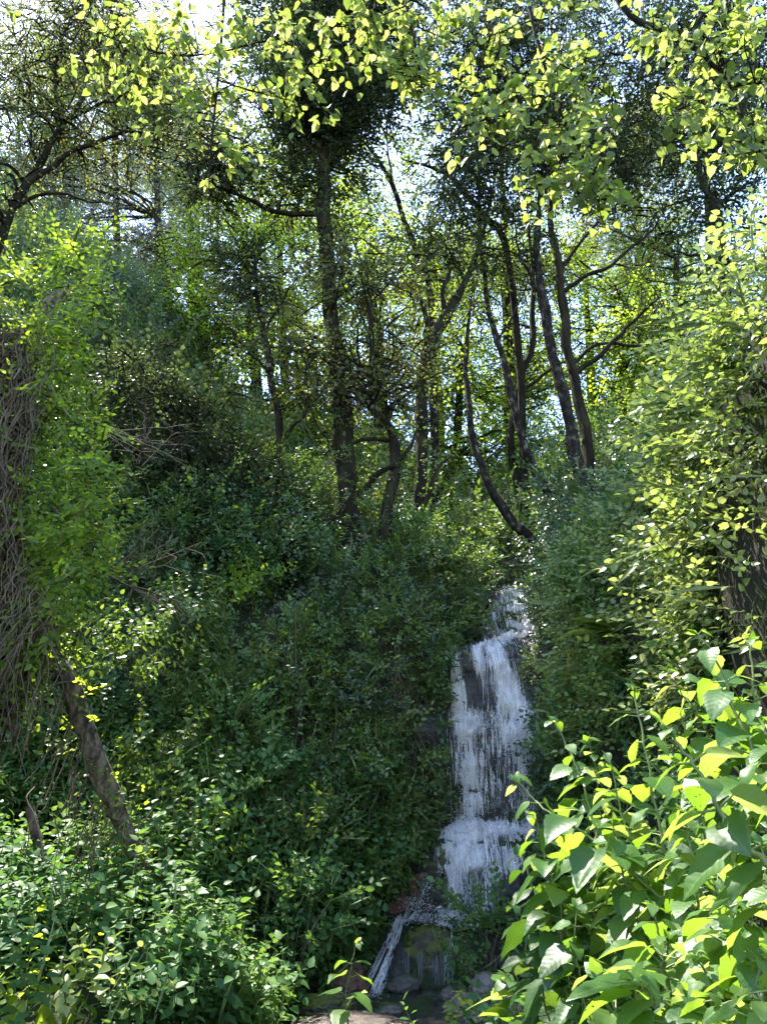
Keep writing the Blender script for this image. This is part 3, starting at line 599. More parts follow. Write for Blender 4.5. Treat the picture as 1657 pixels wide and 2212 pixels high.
boulder('moss capped rock at the left foot of the main fall', at(945, 1850, 10.8)+[0, .2, -.1], (.26, .3, .24), M['mossrock'], 8, 'moss_capped_rock', .35, 'rock')
boulder('rounded grey brown boulder at the bottom centre of the stream', at(1015, 2185, 8.0), (.24, .25, .14), M['boulder'], 9, 'stream_boulder', .25)
boulder('larger brown boulder behind the rounded one, under bright leaves', at(1075, 2150, 8.6), (.28, .25, .2), M['boulder'], 10, 'stream_boulder', .25)
boulder('grey boulder half hidden behind the bright broad leaves', at(1110, 2205, 7.6), (.25, .25, .14), M['boulder'], 12, 'stream_boulder', .25)
boulder('flat wet rock slab at the bottom edge of the stream', at(760, 2225, 7.6)+[0, .1, -.03], (.6, .5, .07), M['slab'], 11, 'rock_slab', .22)
for k, (px, py, Yd, r, lb) in enumerate([(1120, 2040, 10.0, .2, 'angular dark rock right of the mossy overhang'), (1100, 2085, 9.4, .17, 'small slanted rock below the angular dark rock'), (1140, 2090, 9.2, .19, 'pale slab of rock under the green shrub'),
                               (1085, 1925, 10.7, .22, 'wet rock at the right end of the lower falls'), (860, 2130, 9.7, .2, 'low wet stone at the end of the water chute'), (1150, 1990, 10.2, .22, 'upper grey rock beside the right bank')]):
    boulder(lb, at(px, py, Yd), (r*1.3, r, r*.7), M['wet_rock'] if k % 2 else M['boulder'], 20+k, 'rock', .35, 'rock', sub=4)
for k, (px, py, Yd, rx, rz, lb) in enumerate([(930, 1560, 11.9, .28, .7, 'tall mossy rock pillar along the left edge of the main fall'), (905, 1800, 11.2, .3, .35, 'mossy rock hump left of the splash'),
                                  (1165, 1385, 12.6, .35, .2, 'dark ledge rock beneath the upper cascade'), (1010, 1290, 13.0, .5, .3, 'dark rock brow left of the upper cascade')]):
    boulder(lb, at(px, py, Yd)+[0, .3, 0], (rx, .35, rz), M['ground'] if k < 2 else M['wet_rock'], 40+k, 'cliff_rock', .35, 'rock', sub=5)
boulder('jagged wet rock between the lower falls and the rusty rock', at(935, 1935, 10.35)+[0, .1, 0], (.2, .2, .2), M['wet_rock'], 64, 'jagged_rock', .4, 'rock')
boulder('small pale stone in the shallow pool right of the drips', at(985, 2150, 9.3), (.16, .14, .09), M['boulder'], 65, 'pool_stone', .35, 'stone')
boulder('small dark stone at the foot of the mossy overhang', at(930, 2165, 9.3), (.15, .13, .08), M['wet_rock'], 66, 'pool_stone', .35, 'stone')
boulder('flat stone breaking the water by the end of the chute', at(845, 2185, 8.9), (.2, .16, .07), M['boulder'], 67, 'pool_stone', .35, 'stone')
boulder('wet dark rock under the water chute', at(835, 2110, 9.75)+[.05, .15, -.05], (.3, .28, .36), M['wet_rock'], 61, 'wet_rock', .3, 'rock')
boulder('brown mossy rock to the left of the water chute', at(735, 2120, 9.3), (.34, .3, .2), M['redrock'], 62, 'brown_rock', .35, 'rock')
boulder('low mossy rock at the left of the stream, under the slim young plant', at(700, 2185, 8.6), (.32, .3, .15), M['mossrock'], 63, 'low_rock', .35, 'rock')
# chute, drips and pool
ch = Acc()
cl = smoothline([at(868, 1985, 9.98), at(862, 1995, 9.95), at(845, 2035, 9.75), at(820, 2090, 9.5), at(795, 2150, 9.25), at(780, 2185, 9.1)], 14)
for k in range(110):
    t0 = wr.uniform(0, .85); tl = wr.uniform(.06, .25); n = 5; tt = np.linspace(t0, min(1, t0+tl), n)
    q = np.stack([np.interp(tt, np.linspace(0, 1, 14), cl[:, j]) for j in range(3)], -1)
    wd = .04+.10*t0; o_ = wr.uniform(-1, 1); q = q+np.stack([o_*(.04+.10*tt), -.03-wr.random()*.05*np.ones(n), .04*(1-o_*o_)+wr.uniform(-.02, .03, n)], -1)
    V, F = tube(q, wr.uniform(.002, .009)*np.array([.3, 1, 1, .8, .2]), 4, caps=False); ch.add(V, F, .5, 0 if wr.random() < .6 else 1)
def ribbon(path, w0, w1, side, out, flow, seed, name):
    nt_ = 60; c2 = smoothline(path, nt_)
    for k, mt_ in enumerate([M['chute_water'], M['chute_foam']]):
        o_ = np.linspace(-1, 1, 20)[None, :, None]; tt_ = np.linspace(0, 1, nt_)[:, None, None]; wd_ = (w0+(w1-w0)*tt_)*(1+.25*np.sin(tt_*9+seed))
        V = c2[:, None]+o_*wd_*np.array(side)+np.array(out)*(.06*(1-o_**2)+.015*k)
        V = V+((fbm(V.reshape(-1, 3)*6+k+seed, 3)-.5)*.12).reshape(nt_, 20, 1)*np.array(out)
        n_ = fbm(np.column_stack([(o_+0*tt_).ravel()*1.3+seed, (tt_+0*o_).ravel()*4, np.zeros(nt_*20)]), 3).reshape(nt_, 20, 1)
        fv = np.clip((1-np.abs(o_))*2.2*(.5+n_), 0, 1)*np.clip(tt_*6+.3, 0, 1)*(flow[0]+(flow[1]-flow[0])*tt_)*(.55+.9*n_); uvv = np.concatenate([o_*wd_+0*tt_+seed, tt_*1.6+0*o_], -1)
        i_ = (np.arange(nt_-1)[:, None]*20+np.arange(19)[None]).ravel()
        build(name, V.reshape(-1, 3), np.stack([i_, i_+1, i_+21, i_+20], -1), mt_, fall, fv.ravel(), smooth=True, uv=uvv.reshape(-1, 2))
M['chute_water'] = sheet_mat('chute_water', 26, 3.5, 60, .55, 5.); M['chute_foam'] = sheet_mat('chute_foam', 18, 6., 80, .50, 9.)
ribbon([at(872, 1975, 9.98), at(862, 2005, 9.9), at(846, 2040, 9.75), at(826, 2090, 9.5), at(796, 2150, 9.25), at(772, 2195, 9.05)], .06, .17, (.95, -.3, 0), (0, -1, .5), (.42, .72), 1., 'side_chute')
ribbon([at(1010, 1962, 10.0), at(965, 1966, 9.9), at(915, 1976, 9.8), at(885, 1998, 9.72), at(862, 2030, 9.66)], .07, .10, (0, -.3, 1), (0, -1, .3), (.62, .22), 3., 'foam_sheet')
ribbon([at(955, 1870, 10.45), at(930, 1900, 10.3), at(908, 1935, 10.1), at(888, 1970, 10.0), at(872, 1995, 9.93)], .11, .19, (1, 0, .3), (0, -1, .3), (.26, .5), 6., 'foam_sheet')
ribbon([at(790, 2175, 9.1), at(775, 2195, 8.9), at(750, 2205, 8.6)], .15, .3, (1, .2, 0), (0, 0, 1), (.6, .15), 8., 'foam_sheet')
ch.build('side_chute', [M['white'], M['thin']], fall, True)
dr = Acc()
for k in range(120):
    px = wr.choice([905, 935, 965, 968, 972, 880, 950])+wr.normal(0, 8); a = at(px, 2070+wr.uniform(-25, 30), 9.68); l = wr.uniform(.05, .35)
    V, F = tube([a, a-[0, 0, l*.5], a-[0, 0, l]], np.array([.3, 1, .4])*wr.uniform(.0015, .004), 3, caps=False); dr.add(V, F, .5, 1)
for k in range(9):
    a = at(968+wr.normal(0, 5), 2000+wr.uniform(-10, 40), 9.66); l = wr.uniform(.1, .35)
    V, F = tube([a, a-[0, 0, l*.5], a-[0, 0, l]], np.array([.3, 1, .4])*wr.uniform(.003, .006), 4, caps=False); dr.add(V, F, .5, 0)
dr.build('drip', [M['white'], M['thin']], fall)
xs_ = np.linspace(-1.6, 1.6, 14); ys_ = np.linspace(6.2, 9.9, 16)
WX, WY = np.meshgrid(xs_, ys_); WZ = np.full_like(WX, -.60)
wp = np.stack([WX+XS(WY)*.8, WY, WZ], -1).reshape(-1, 3); wi = (np.arange(15)[:, None]*14+np.arange(13)[None]).ravel()
tag(build('water', wp, np.stack([wi, wi+1, wi+15, wi+14], -1), M['pool'], smooth=True), 'dark shallow stream water below the falls', kind='structure')

# ------------------------------------------------------------------ trees
SD = np.array(sdir[:])
def gap(p, r):
    """opening in the canopy through which the sun reaches the falls"""
    d = np.full(len(p), 99.)
    for t in np.linspace(0, 1, 6):
        o = np.array([1.35, 10.6, .2])*(1-t)+np.array([2.3, 12.9, 4.8])*t; w = p-o; a = w @ SD
        d = np.minimum(d, np.where(a > 0, np.linalg.norm(w-a[:, None]*SD, axis=1), 99))
    return ~((d < .95) & (r.random(len(p)) < .85))
def tree(name, label, trunk, limbs=(), crown=(), leaf='crowndark', bark='bark', yscale=1., temps=None, group=None, sprigs=92, leafscale=1.38, ivy=0, cat='tree', seed=0, flat=.55, twigs=True):
    r = np.random.default_rng(1000+seed)
    pts = np.array([P(a, b, c) for a, b, c, _ in trunk]); rad = np.array([q[3] for q in trunk])
    base = pts[0].copy(); gz = ground_z(base[0], base[1])
    if gz < base[2]-.05: pts = np.vstack([[base[0], base[1], gz-.3], pts]); rad = np.concatenate([[rad[0]*1.25], rad])
    root = empty(name, pts[0]); tag(root, label, cat, group)
    L = smoothline(np.column_stack([pts, rad]), 6*(len(pts)-1)+1); L[:, :3] += np.column_stack([fbm(L[:, :3]*.9+seed, 3), fbm(L[:, :3]*.9+seed+7, 3), np.full(len(L), .5)])*.2-.1
    L[:, 3] = np.maximum(L[:, 3], .01)
    V, F = tube(L[:, :3], L[:, 3], 12, .35); build('trunk', V, F, M[bark], root, smooth=True)
    skel = [L]
    for lm in limbs:
        q = np.array([list(P(a, b, c))+[d] for a, b, c, d in lm]); k = np.argmin(((L[:, :3]-q[0, :3])**2).sum(1)); q = np.vstack([[*L[k, :3], max(q[0, 3], .02)], q[1:] if len(q) > 2 else q[1:]])
        l = smoothline(q, 5*(len(q)-1)+1); l[1:, :3] += (np.column_stack([fbm(l[1:, :3]*1.5+seed, 3), fbm(l[1:, :3]*1.5+9, 3), fbm(l[1:, :3]*1.5+19, 3)])-.5)*.35
        l[:, 3] = np.maximum(l[:, 3], .008)
        V, F = tube(l[:, :3], l[:, 3], 7, .2); build('limb', V, F, M[bark], root, smooth=True); skel.append(l)
    S = np.concatenate(skel)
    cps, crs, cns = [], [], []
    br = Acc()
    for (a, b, c, rr, dens) in crown:
        c0 = P(a, b, c); R = rr/1657*2*TX*np.linalg.norm(c0-CAM)      # radius given in photo px
        nsub = max(2, int(3*dens+.5)+1)
        for s in range(nsub):
            q = c0+r.normal(0, .5, 3)*R*np.array([1, .9, .9]); cps.append(q); crs.append(R*r.uniform(.35, .62)); cns.append(dens)
            d2 = ((S[:, :3]-q)**2).sum(1)+np.where(S[:, 2] > q[2]+.2, 4, 0)+np.where(np.arange(len(S)) < 5, 30, 0); k = int(np.argmin(d2)); a0 = S[k]
            if twigs:
                md = (a0[:3]+q)/2+r.normal(0, .12, 3)*np.linalg.norm(q-a0[:3])+[0, 0, .1]
                bl = smoothline(np.array([a0[:3], md, q, q+(q-a0[:3])*.12]), 10)
                r0 = min(a0[3]*.6, .035+.008*np.linalg.norm(q-a0[:3])); V, F = tube(bl, np.linspace(r0, .006, 10), 5, caps=False); br.add(V, F)
                for w in range(5):
                    st = bl[r.integers(4, 9)]; en = st+r.normal(0, 1, 3)*crs[-1]*.8; V, F = tube(smoothline([st, (st+en)/2+r.normal(0, .16, 3), en], 6), np.linspace(.008, .002, 6), 3, caps=False); br.add(V, F)
    if br.n: br.build('branch', [M[bark]], root, True)
    if crown:
        A = Acc(); temps = temps or S_crown
        for q, R, dn in zip(cps, crs, cns):
            n = max(6, int(sprigs*dn*(R/.75)**1.4)); v = norm(r.normal(0, 1, (n, 3))); rad_ = R*r.random((n, 1))**.45*1.15
            p = q+v*rad_*np.array([1.15, 1.1, .8]); ok = gap(p, r); p = p[ok]; v = v[ok]; n = len(p)
            if not n: continue
            ax = v*np.array([1, 1, .5])+r.normal(0, .5, (n, 3))+np.array([0, 0, -.15])
            nn = np.array([0, 0, 1.])+r.normal(0, flat, (n, 3)); tone = np.clip(.45+r.normal(0, .1)+r.normal(0, .16, n), 0, 1)
            b = bake(p, ax, nn, r.uniform(.75, 1.25, n)*leafscale, temps, tone, .5)
            for V_, F_, R_, M_ in zip(b.V, b.F, b.R, b.M): A.V.append(V_); A.F.append(F_+A.n-0); A.R.append(R_); A.M.append(M_)
            # faces inside b already run over the whole of b
            A.n += b.n
        V = np.concatenate(A.V); F = np.concatenate(A.F)
        build('crown', V, F, [M[leaf], M[bark]], root, np.concatenate(A.R), np.concatenate(A.M))
    if ivy:
        k = rng.integers(2, len(L)-1, ivy); f = rng.random((ivy, 1)); c = L[k, :3]*(1-f)+L[k-1, :3]*f; v = norm(rng.normal(0, 1, (ivy, 3))*[1, 1, .25]+[0, -.25, 0])
        p = c+v*L[k, 3:4]*rng.uniform(.9, 1.9, (ivy, 1)); b = bake(p, v+np.array([0, 0, .2])+rng.normal(0, .4, (ivy, 3)), v+[0, 0, .6], rng.uniform(.6, 1.2, ivy), S_vine, None, .6)
        b.build('ivy', [M['wall'], M['twig']], root)
    return root

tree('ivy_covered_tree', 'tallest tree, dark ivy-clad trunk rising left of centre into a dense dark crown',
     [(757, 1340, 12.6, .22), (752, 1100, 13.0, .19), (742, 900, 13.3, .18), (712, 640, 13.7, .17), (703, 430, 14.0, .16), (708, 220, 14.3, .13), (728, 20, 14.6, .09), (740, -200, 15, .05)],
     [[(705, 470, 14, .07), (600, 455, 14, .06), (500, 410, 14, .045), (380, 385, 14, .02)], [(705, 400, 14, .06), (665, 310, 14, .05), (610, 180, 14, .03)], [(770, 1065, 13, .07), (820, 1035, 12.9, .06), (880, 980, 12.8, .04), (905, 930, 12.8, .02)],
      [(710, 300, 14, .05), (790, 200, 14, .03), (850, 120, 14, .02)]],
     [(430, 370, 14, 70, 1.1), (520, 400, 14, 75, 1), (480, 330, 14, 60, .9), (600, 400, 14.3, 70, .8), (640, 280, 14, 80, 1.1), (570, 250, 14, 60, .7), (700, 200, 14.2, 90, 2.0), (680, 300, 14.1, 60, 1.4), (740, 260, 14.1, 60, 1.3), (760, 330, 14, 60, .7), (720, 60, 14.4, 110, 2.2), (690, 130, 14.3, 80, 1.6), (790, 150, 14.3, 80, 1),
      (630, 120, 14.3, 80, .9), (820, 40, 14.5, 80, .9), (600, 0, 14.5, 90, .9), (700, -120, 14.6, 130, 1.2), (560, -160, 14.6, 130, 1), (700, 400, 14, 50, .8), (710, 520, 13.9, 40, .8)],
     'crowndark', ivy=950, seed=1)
tree('slender_dark_tree', 'dark straight trunk just right of the thick ivy-clad trunk, bending left at the top',
     [(815, 1290, 12.6, .12), (835, 1120, 12.8, .115), (852, 1010, 13, .11), (845, 930, 13.1, .09), (800, 880, 13.1, .06)], [[(848, 950, 13, .05), (760, 955, 13, .035), (700, 985, 13, .015)]],
     [(740, 640, 13, 80, .8), (820, 600, 13.2, 80, .8), (790, 740, 12.9, 80, .9), (700, 780, 12.9, 70, .9), (860, 720, 13.2, 60, .7), (640, 740, 13, 70, .7), (760, 850, 12.8, 60, .8), (880, 840, 13, 60, .6), (660, 860, 13, 60, .6)],
     'crownbrown', ivy=80, seed=2)
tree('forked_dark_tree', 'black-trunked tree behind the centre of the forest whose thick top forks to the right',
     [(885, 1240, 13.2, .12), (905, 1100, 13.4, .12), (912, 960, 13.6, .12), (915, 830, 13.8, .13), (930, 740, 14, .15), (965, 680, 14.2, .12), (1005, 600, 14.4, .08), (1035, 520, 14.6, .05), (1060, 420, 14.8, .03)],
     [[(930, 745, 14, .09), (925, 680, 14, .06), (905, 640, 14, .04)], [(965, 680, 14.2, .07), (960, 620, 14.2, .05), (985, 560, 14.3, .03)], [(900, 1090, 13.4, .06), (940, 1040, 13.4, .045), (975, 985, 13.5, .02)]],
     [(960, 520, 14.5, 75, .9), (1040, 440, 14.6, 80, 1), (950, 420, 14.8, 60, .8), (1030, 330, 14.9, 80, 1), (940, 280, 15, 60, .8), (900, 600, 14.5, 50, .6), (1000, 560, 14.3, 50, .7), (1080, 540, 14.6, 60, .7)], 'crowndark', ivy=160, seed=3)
tree('curved_mossy_tree', 'mossy trunk that curves up leftwards from the rim right above the falls',
     [(1150, 1175, 13.8, .10), (1110, 1130, 13.8, .10), (1062, 1065, 13.9, .09), (1030, 985, 14, .08), (1012, 900, 14.1, .07), (1005, 780, 14.3, .05), (1020, 660, 14.5, .03)],
     [[(1040, 1010, 14, .03), (1090, 960, 14, .02), (1110, 900, 14, .01)]], [(1000, 700, 15, 60, .5), (1060, 620, 15, 60, .5), (980, 800, 15, 45, .4)], 'crownmid', 'palebark', seed=4)
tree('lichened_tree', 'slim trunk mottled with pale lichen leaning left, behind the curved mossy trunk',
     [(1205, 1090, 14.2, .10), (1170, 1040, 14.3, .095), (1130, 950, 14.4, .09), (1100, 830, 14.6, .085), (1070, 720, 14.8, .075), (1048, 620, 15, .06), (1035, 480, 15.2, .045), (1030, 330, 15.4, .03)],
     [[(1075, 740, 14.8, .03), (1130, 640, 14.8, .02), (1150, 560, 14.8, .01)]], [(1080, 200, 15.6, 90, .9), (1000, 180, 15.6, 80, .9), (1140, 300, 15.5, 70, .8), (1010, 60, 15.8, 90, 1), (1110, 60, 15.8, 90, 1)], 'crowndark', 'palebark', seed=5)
tree('thin_crooked_tree', 'thin crooked trunk standing behind and crossing the lichened trunk',
     [(1125, 1080, 16, .10), (1105, 960, 16.2, .09), (1125, 830, 16.4, .09), (1148, 730, 16.6, .08), (1152, 600, 16.8, .06), (1140, 480, 17, .04)], [[(1130, 850, 16.4, .05), (1180, 800, 16.4, .04), (1230, 770, 16.4, .02)]],
     [(1160, 480, 17, 60, .7), (1110, 720, 17, 50, .4)], 'crownmid', 'bark', seed=6)
tree('twin_trunk_tree', 'left trunk of the tall pair right of the falls, bark patched with lichen',
     [(1262, 1075, 13.6, .13), (1245, 990, 13.8, .13), (1222, 880, 14, .125), (1198, 770, 14.2, .12), (1180, 670, 14.4, .11), (1160, 570, 14.6, .09), (1165, 430, 14.9, .06), (1180, 280, 15.2, .04)],
     [[(1180, 660, 14.4, .05), (1130, 560, 14.5, .03), (1110, 480, 14.6, .02)]], [(1180, 400, 14.8, 75, .9), (1250, 300, 15, 85, 1), (1170, 220, 15.1, 85, 1), (1240, 130, 15.3, 90, 1), (1110, 380, 15, 60, .8)], 'crowndark', 'palebark', seed=7, group=None)
tree('branching_tree', 'right trunk of the tall pair, sending three long dark limbs up to the right',
     [(1275, 1060, 14.2, .13), (1262, 950, 14.4, .125), (1240, 830, 14.6, .12), (1222, 700, 14.8, .11), (1205, 560, 15, .09), (1190, 470, 15.2, .07), (1200, 330, 15.4, .04)],
     [[(1238, 815, 14.6, .07), (1290, 770, 14.5, .06), (1360, 700, 14.4, .045), (1425, 640, 14.3, .025)], [(1300, 760, 14.5, .045), (1290, 745, 14.6, .04), (1400, 745, 14.5, .03), (1500, 715, 14.4, .015)],
      [(1215, 640, 14.9, .06), (1265, 600, 14.8, .05), (1340, 560, 14.7, .04), (1430, 470, 14.6, .02)], [(1210, 580, 15, .05), (1290, 480, 15, .035), (1340, 420, 15, .02)]],
     [(1320, 420, 15, 80, .8), (1420, 360, 15, 80, .8), (1430, 480, 14.8, 60, .6), (1330, 300, 15.2, 80, .9), (1450, 620, 14.6, 55, .5), (1400, 200, 15.3, 90, .8), (1320, 60, 15.5, 90, .9), (1500, 700, 14.6, 60, .5), (1330, -90, 15.5, 130, 1)], 'crowndark', 'bark', seed=8)
tree('far_right_tree', 'solid dark trunk standing alone near the right edge behind the sunlit bank',
     [(1585, 800, 12.6, .14), (1572, 700, 12.7, .14), (1560, 570, 12.8, .13), (1545, 460, 12.9, .1), (1515, 380, 13, .06), (1500, 300, 13, .04)],
     [[(1560, 545, 12.8, .05), (1500, 545, 12.8, .03), (1450, 530, 12.8, .015)], [(1545, 460, 12.9, .05), (1600, 380, 12.9, .03), (1630, 300, 12.9, .02)]],
     [(1500, 300, 13, 80, .9), (1590, 330, 13, 80, .9), (1600, 450, 13, 60, .7), (1480, 420, 13, 60, .6), (1560, 200, 13.2, 90, 1), (1480, 120, 13.4, 90, .9), (1640, 600, 13, 60, .8), (1620, 90, 13.4, 90, .9), (1520, 590, 13, 50, .5), (1560, -80, 13.6, 130, 1)], 'crowndark', 'bark', seed=9)
tree('forked_sapling', 'slim dark tree left of centre with a Y-shaped fork above the undergrowth',
     [(605, 1060, 13.2, .09), (605, 950, 13.4, .08), (590, 840, 13.6, .075), (572, 740, 13.8, .07), (560, 650, 14, .045), (552, 560, 14, .03)],
     [[(572, 730, 13.8, .04), (600, 670, 13.8, .03), (640, 610, 13.8, .015)], [(590, 830, 13.6, .035), (530, 750, 13.6, .03), (470, 690, 13.6, .015)], [(610, 1000, 13.4, .05), (640, 930, 13.4, .04), (665, 850, 13.4, .02)]],
     [(560, 560, 14, 60, .8), (600, 660, 14, 45, .5), (500, 640, 14, 60, .7), (640, 560, 14, 55, .6), (500, 560, 14.2, 50, .5)], 'crowndark', seed=10)
tree('sunlit_thin_tree', 'thin pale trunk against the white sky gap right of the tall dark crown',
     [(930, 640, 18, .10), (905, 560, 18, .09), (880, 490, 18, .085), (850, 410, 18, .075), (815, 340, 18, .05), (770, 290, 18, .03)], [[(850, 400, 18, .05), (835, 340, 18, .03), (840, 260, 18, .015)]],
     [(830, 260, 18, 60, .35), (780, 330, 18, 45, .25), (880, 330, 18, 50, .3)], 'crownmid', 'palebark', seed=11)
tree('leaning_limb_tree', 'short dark limb reaching left across the white sky from the crown above the falls',
     [(1100, 560, 16, .09), (1050, 470, 16, .08), (985, 395, 16, .06), (930, 362, 16, .045), (870, 345, 16, .02)], [], [(990, 330, 16, 55, .6), (910, 300, 16, 45, .4)], 'crownmid', 'bark', seed=12)
tree('mossy_twig_tree', 'thin-leaved brownish tree at upper left with tangled dead twigs',
     [(-120, 900, 9.5, .14), (-60, 700, 9.8, .12), (0, 520, 10, .09), (60, 400, 10.2, .07), (130, 280, 10.4, .05), (200, 180, 10.6, .03)],
     [[(60, 400, 10.2, .05), (200, 310, 10.2, .04), (330, 290, 10.2, .02), (450, 330, 10.2, .01)], [(30, 460, 10, .04), (100, 420, 10, .03), (200, 440, 10, .015)], [(130, 280, 10.4, .04), (120, 150, 10.5, .03), (160, 20, 10.6, .015)], [(150, 260, 10.4, .03), (300, 190, 10.4, .02), (380, 130, 10.4, .01)]],
     [(60, 260, 10.3, 80, .7), (150, 250, 10.3, 80, .9), (250, 330, 10.3, 80, .6), (330, 280, 10.2, 60, .45), (180, 120, 10.6, 80, .5), (60, 380, 10.2, 60, .6), (30, 480, 10, 60, .5), (300, 420, 10.3, 50, .3), (120, 40, 10.6, 90, .7), (250, 60, 10.6, 80, .6), (30, 150, 10.4, 70, .5), (400, 200, 10.3, 60, .4), (230, 230, 10.3, 80, .6), (250, -100, 10.6, 130, .8), (100, 350, 10.2, 70, .6), (70, 110, 10.7, 80, .8), (190, 0, 10.8, 90, .8), (330, 40, 10.8, 80, .6), (20, 20, 10.8, 80, .7)], 'crownbrown', 'bark', seed=13, sprigs=100, temps=T('flat', 7, .4, .045, LL2, 5, .004, 31))
# sunlit trees farther back, one crown each
far = [('pale_hillside_tree', 'pale olive hazy tree crown on the hillside at left, behind the vine-covered mass', [(360, 760, 26, .3), (355, 600, 26, .25), (340, 470, 26, .15)], [(330, 520, 26, 100, .9), (380, 430, 26, 80, .8), (280, 440, 27, 80, .8), (250, 560, 26, 70, .6), (400, 580, 26, 80, .8), (180, 420, 28, 90, .8), (90, 450, 28, 90, .8), (330, 660, 26, 60, .6)], 'crownpale'),
       ('yellow_green_tree', 'yellow-green sunlit tree crown left of the ivy-clad trunk', [(560, 900, 21, .2), (540, 700, 21, .16), (530, 560, 21, .1)], [(480, 520, 21, 100, 1), (580, 560, 21, 90, .9), (440, 620, 21, 90, 1), (540, 680, 21, 100, .9), (620, 640, 21, 80, .8), (460, 730, 20, 90, 1), (520, 470, 22, 80, .8), (400, 690, 20, 70, .9)], 'crownbright'),
       ('low_bright_tree', 'bright low tree glowing between the dark trunks left of centre', [(600, 1150, 19, .14), (600, 950, 19, .11), (590, 850, 19, .08)], [(560, 850, 19, 100, 1), (640, 920, 19, 90, .9), (500, 920, 19, 80, 1), (600, 1010, 18, 80, .9), (690, 860, 19, 70, .8), (700, 1000, 19, 70, .8)], 'crownbright'),
       ('middle_bright_tree', 'sunlit broad tree seen between the ivy-clad trunk and the forked dark trunk', [(840, 1150, 23, .2), (830, 900, 23, .16), (820, 700, 23, .1)], [(820, 640, 23, 100, 1), (760, 560, 23, 70, .8), (880, 700, 23, 90, 1), (780, 780, 23, 100, 1), (870, 860, 23, 90, .9), (800, 960, 22, 90, .9), (900, 980, 22, 80, .8), (820, 1080, 21, 70, .8)], 'crownbright'),
       ('glowing_center_tree', 'vivid green backlit tree filling the gap between the curved and forked trunks', [(990, 1150, 22, .18), (985, 950, 22, .14), (1000, 750, 22, .1)], [(1000, 780, 22, 80, .9), (960, 860, 22, 80, .9), (1040, 900, 22, 80, .9), (980, 980, 21, 80, .9), (1070, 1000, 21, 70, .8), (940, 1060, 20, 70, .8), (1010, 1090, 20, 60, .8), (960, 680, 23, 70, .7)], 'crownbright'),
       ('upper_middle_tree', 'mid-green tree crown high behind the lichened trunk', [(1110, 900, 24, .2), (1100, 700, 24, .15), (1090, 550, 24, .1)], [(1100, 620, 24, 90, .9), (1060, 520, 24, 80, .8), (1160, 560, 24, 80, .8), (1110, 740, 24, 90, .9), (1170, 820, 23, 80, .9), (1130, 420, 25, 80, .7), (1090, 860, 23, 60, .7)], 'crownmid'),
       ('right_bright_tree', 'light green tree behind the long limbs of the branching tree', [(1360, 1000, 22, .2), (1350, 800, 22, .15), (1350, 650, 22, .1)], [(1330, 660, 22, 90, .9), (1400, 720, 22, 90, .9), (1300, 800, 21, 90, 1), (1380, 850, 21, 90, 1), (1460, 800, 21, 80, .9), (1330, 940, 20, 80, .9), (1440, 920, 20, 80, .9), (1260, 560, 23, 70, .7), (1270, 700, 22, 60, .8)], 'crownbright'),
       ('hazy_right_tree', 'pale hazy tree crown near the right edge under the white sky gap', [(1480, 900, 24, .2), (1470, 700, 24, .15), (1460, 560, 24, .1)], [(1480, 560, 24, 80, .7), (1530, 660, 23, 80, .8), (1350, 500, 24, 70, .6), (1420, 420, 25, 70, .6), (1560, 760, 21, 80, .9), (1500, 860, 20, 80, .9), (1380, 620, 24, 60, .5)], 'crownmid'),
       ('shaded_shrub_tree', 'dark dense small tree above the cliff at left, its foliage nearly black', [(420, 1250, 12.2, .1), (420, 1080, 12.6, .08), (420, 950, 12.9, .05)], [(400, 900, 13, 80, 1.3), (320, 850, 13, 70, 1.2), (470, 960, 13, 80, 1.3), (360, 1000, 12.6, 80, 1.3), (450, 1080, 12.4, 80, 1.2), (280, 960, 12.6, 60, 1.2), (540, 1040, 13, 70, 1.2), (330, 1100, 12.2, 60, 1.1), (300, 780, 14, 60, 1)], 'crowndark'),
       ('rim_shrub_tree', 'dark round shrub-like tree on the rim below the ivy-clad trunk', [(640, 1300, 12, .08), (630, 1180, 12.2, .06)], [(620, 1130, 12.4, 70, 1.1), (560, 1180, 12.2, 70, 1.1), (670, 1200, 12.2, 60, 1), (500, 1150, 12.4, 60, 1), (600, 1230, 12, 60, 1), (680, 1120, 12.8, 50, .8)], 'dark')]
for k, (nm, lb, tr, cr_, lf) in enumerate(far):
    tree(nm, lb, tr, [], cr_, lf, 'bark', seed=30+k, sprigs=84, leafscale=1.25 if tr[0][2] < 15 else 1.5)
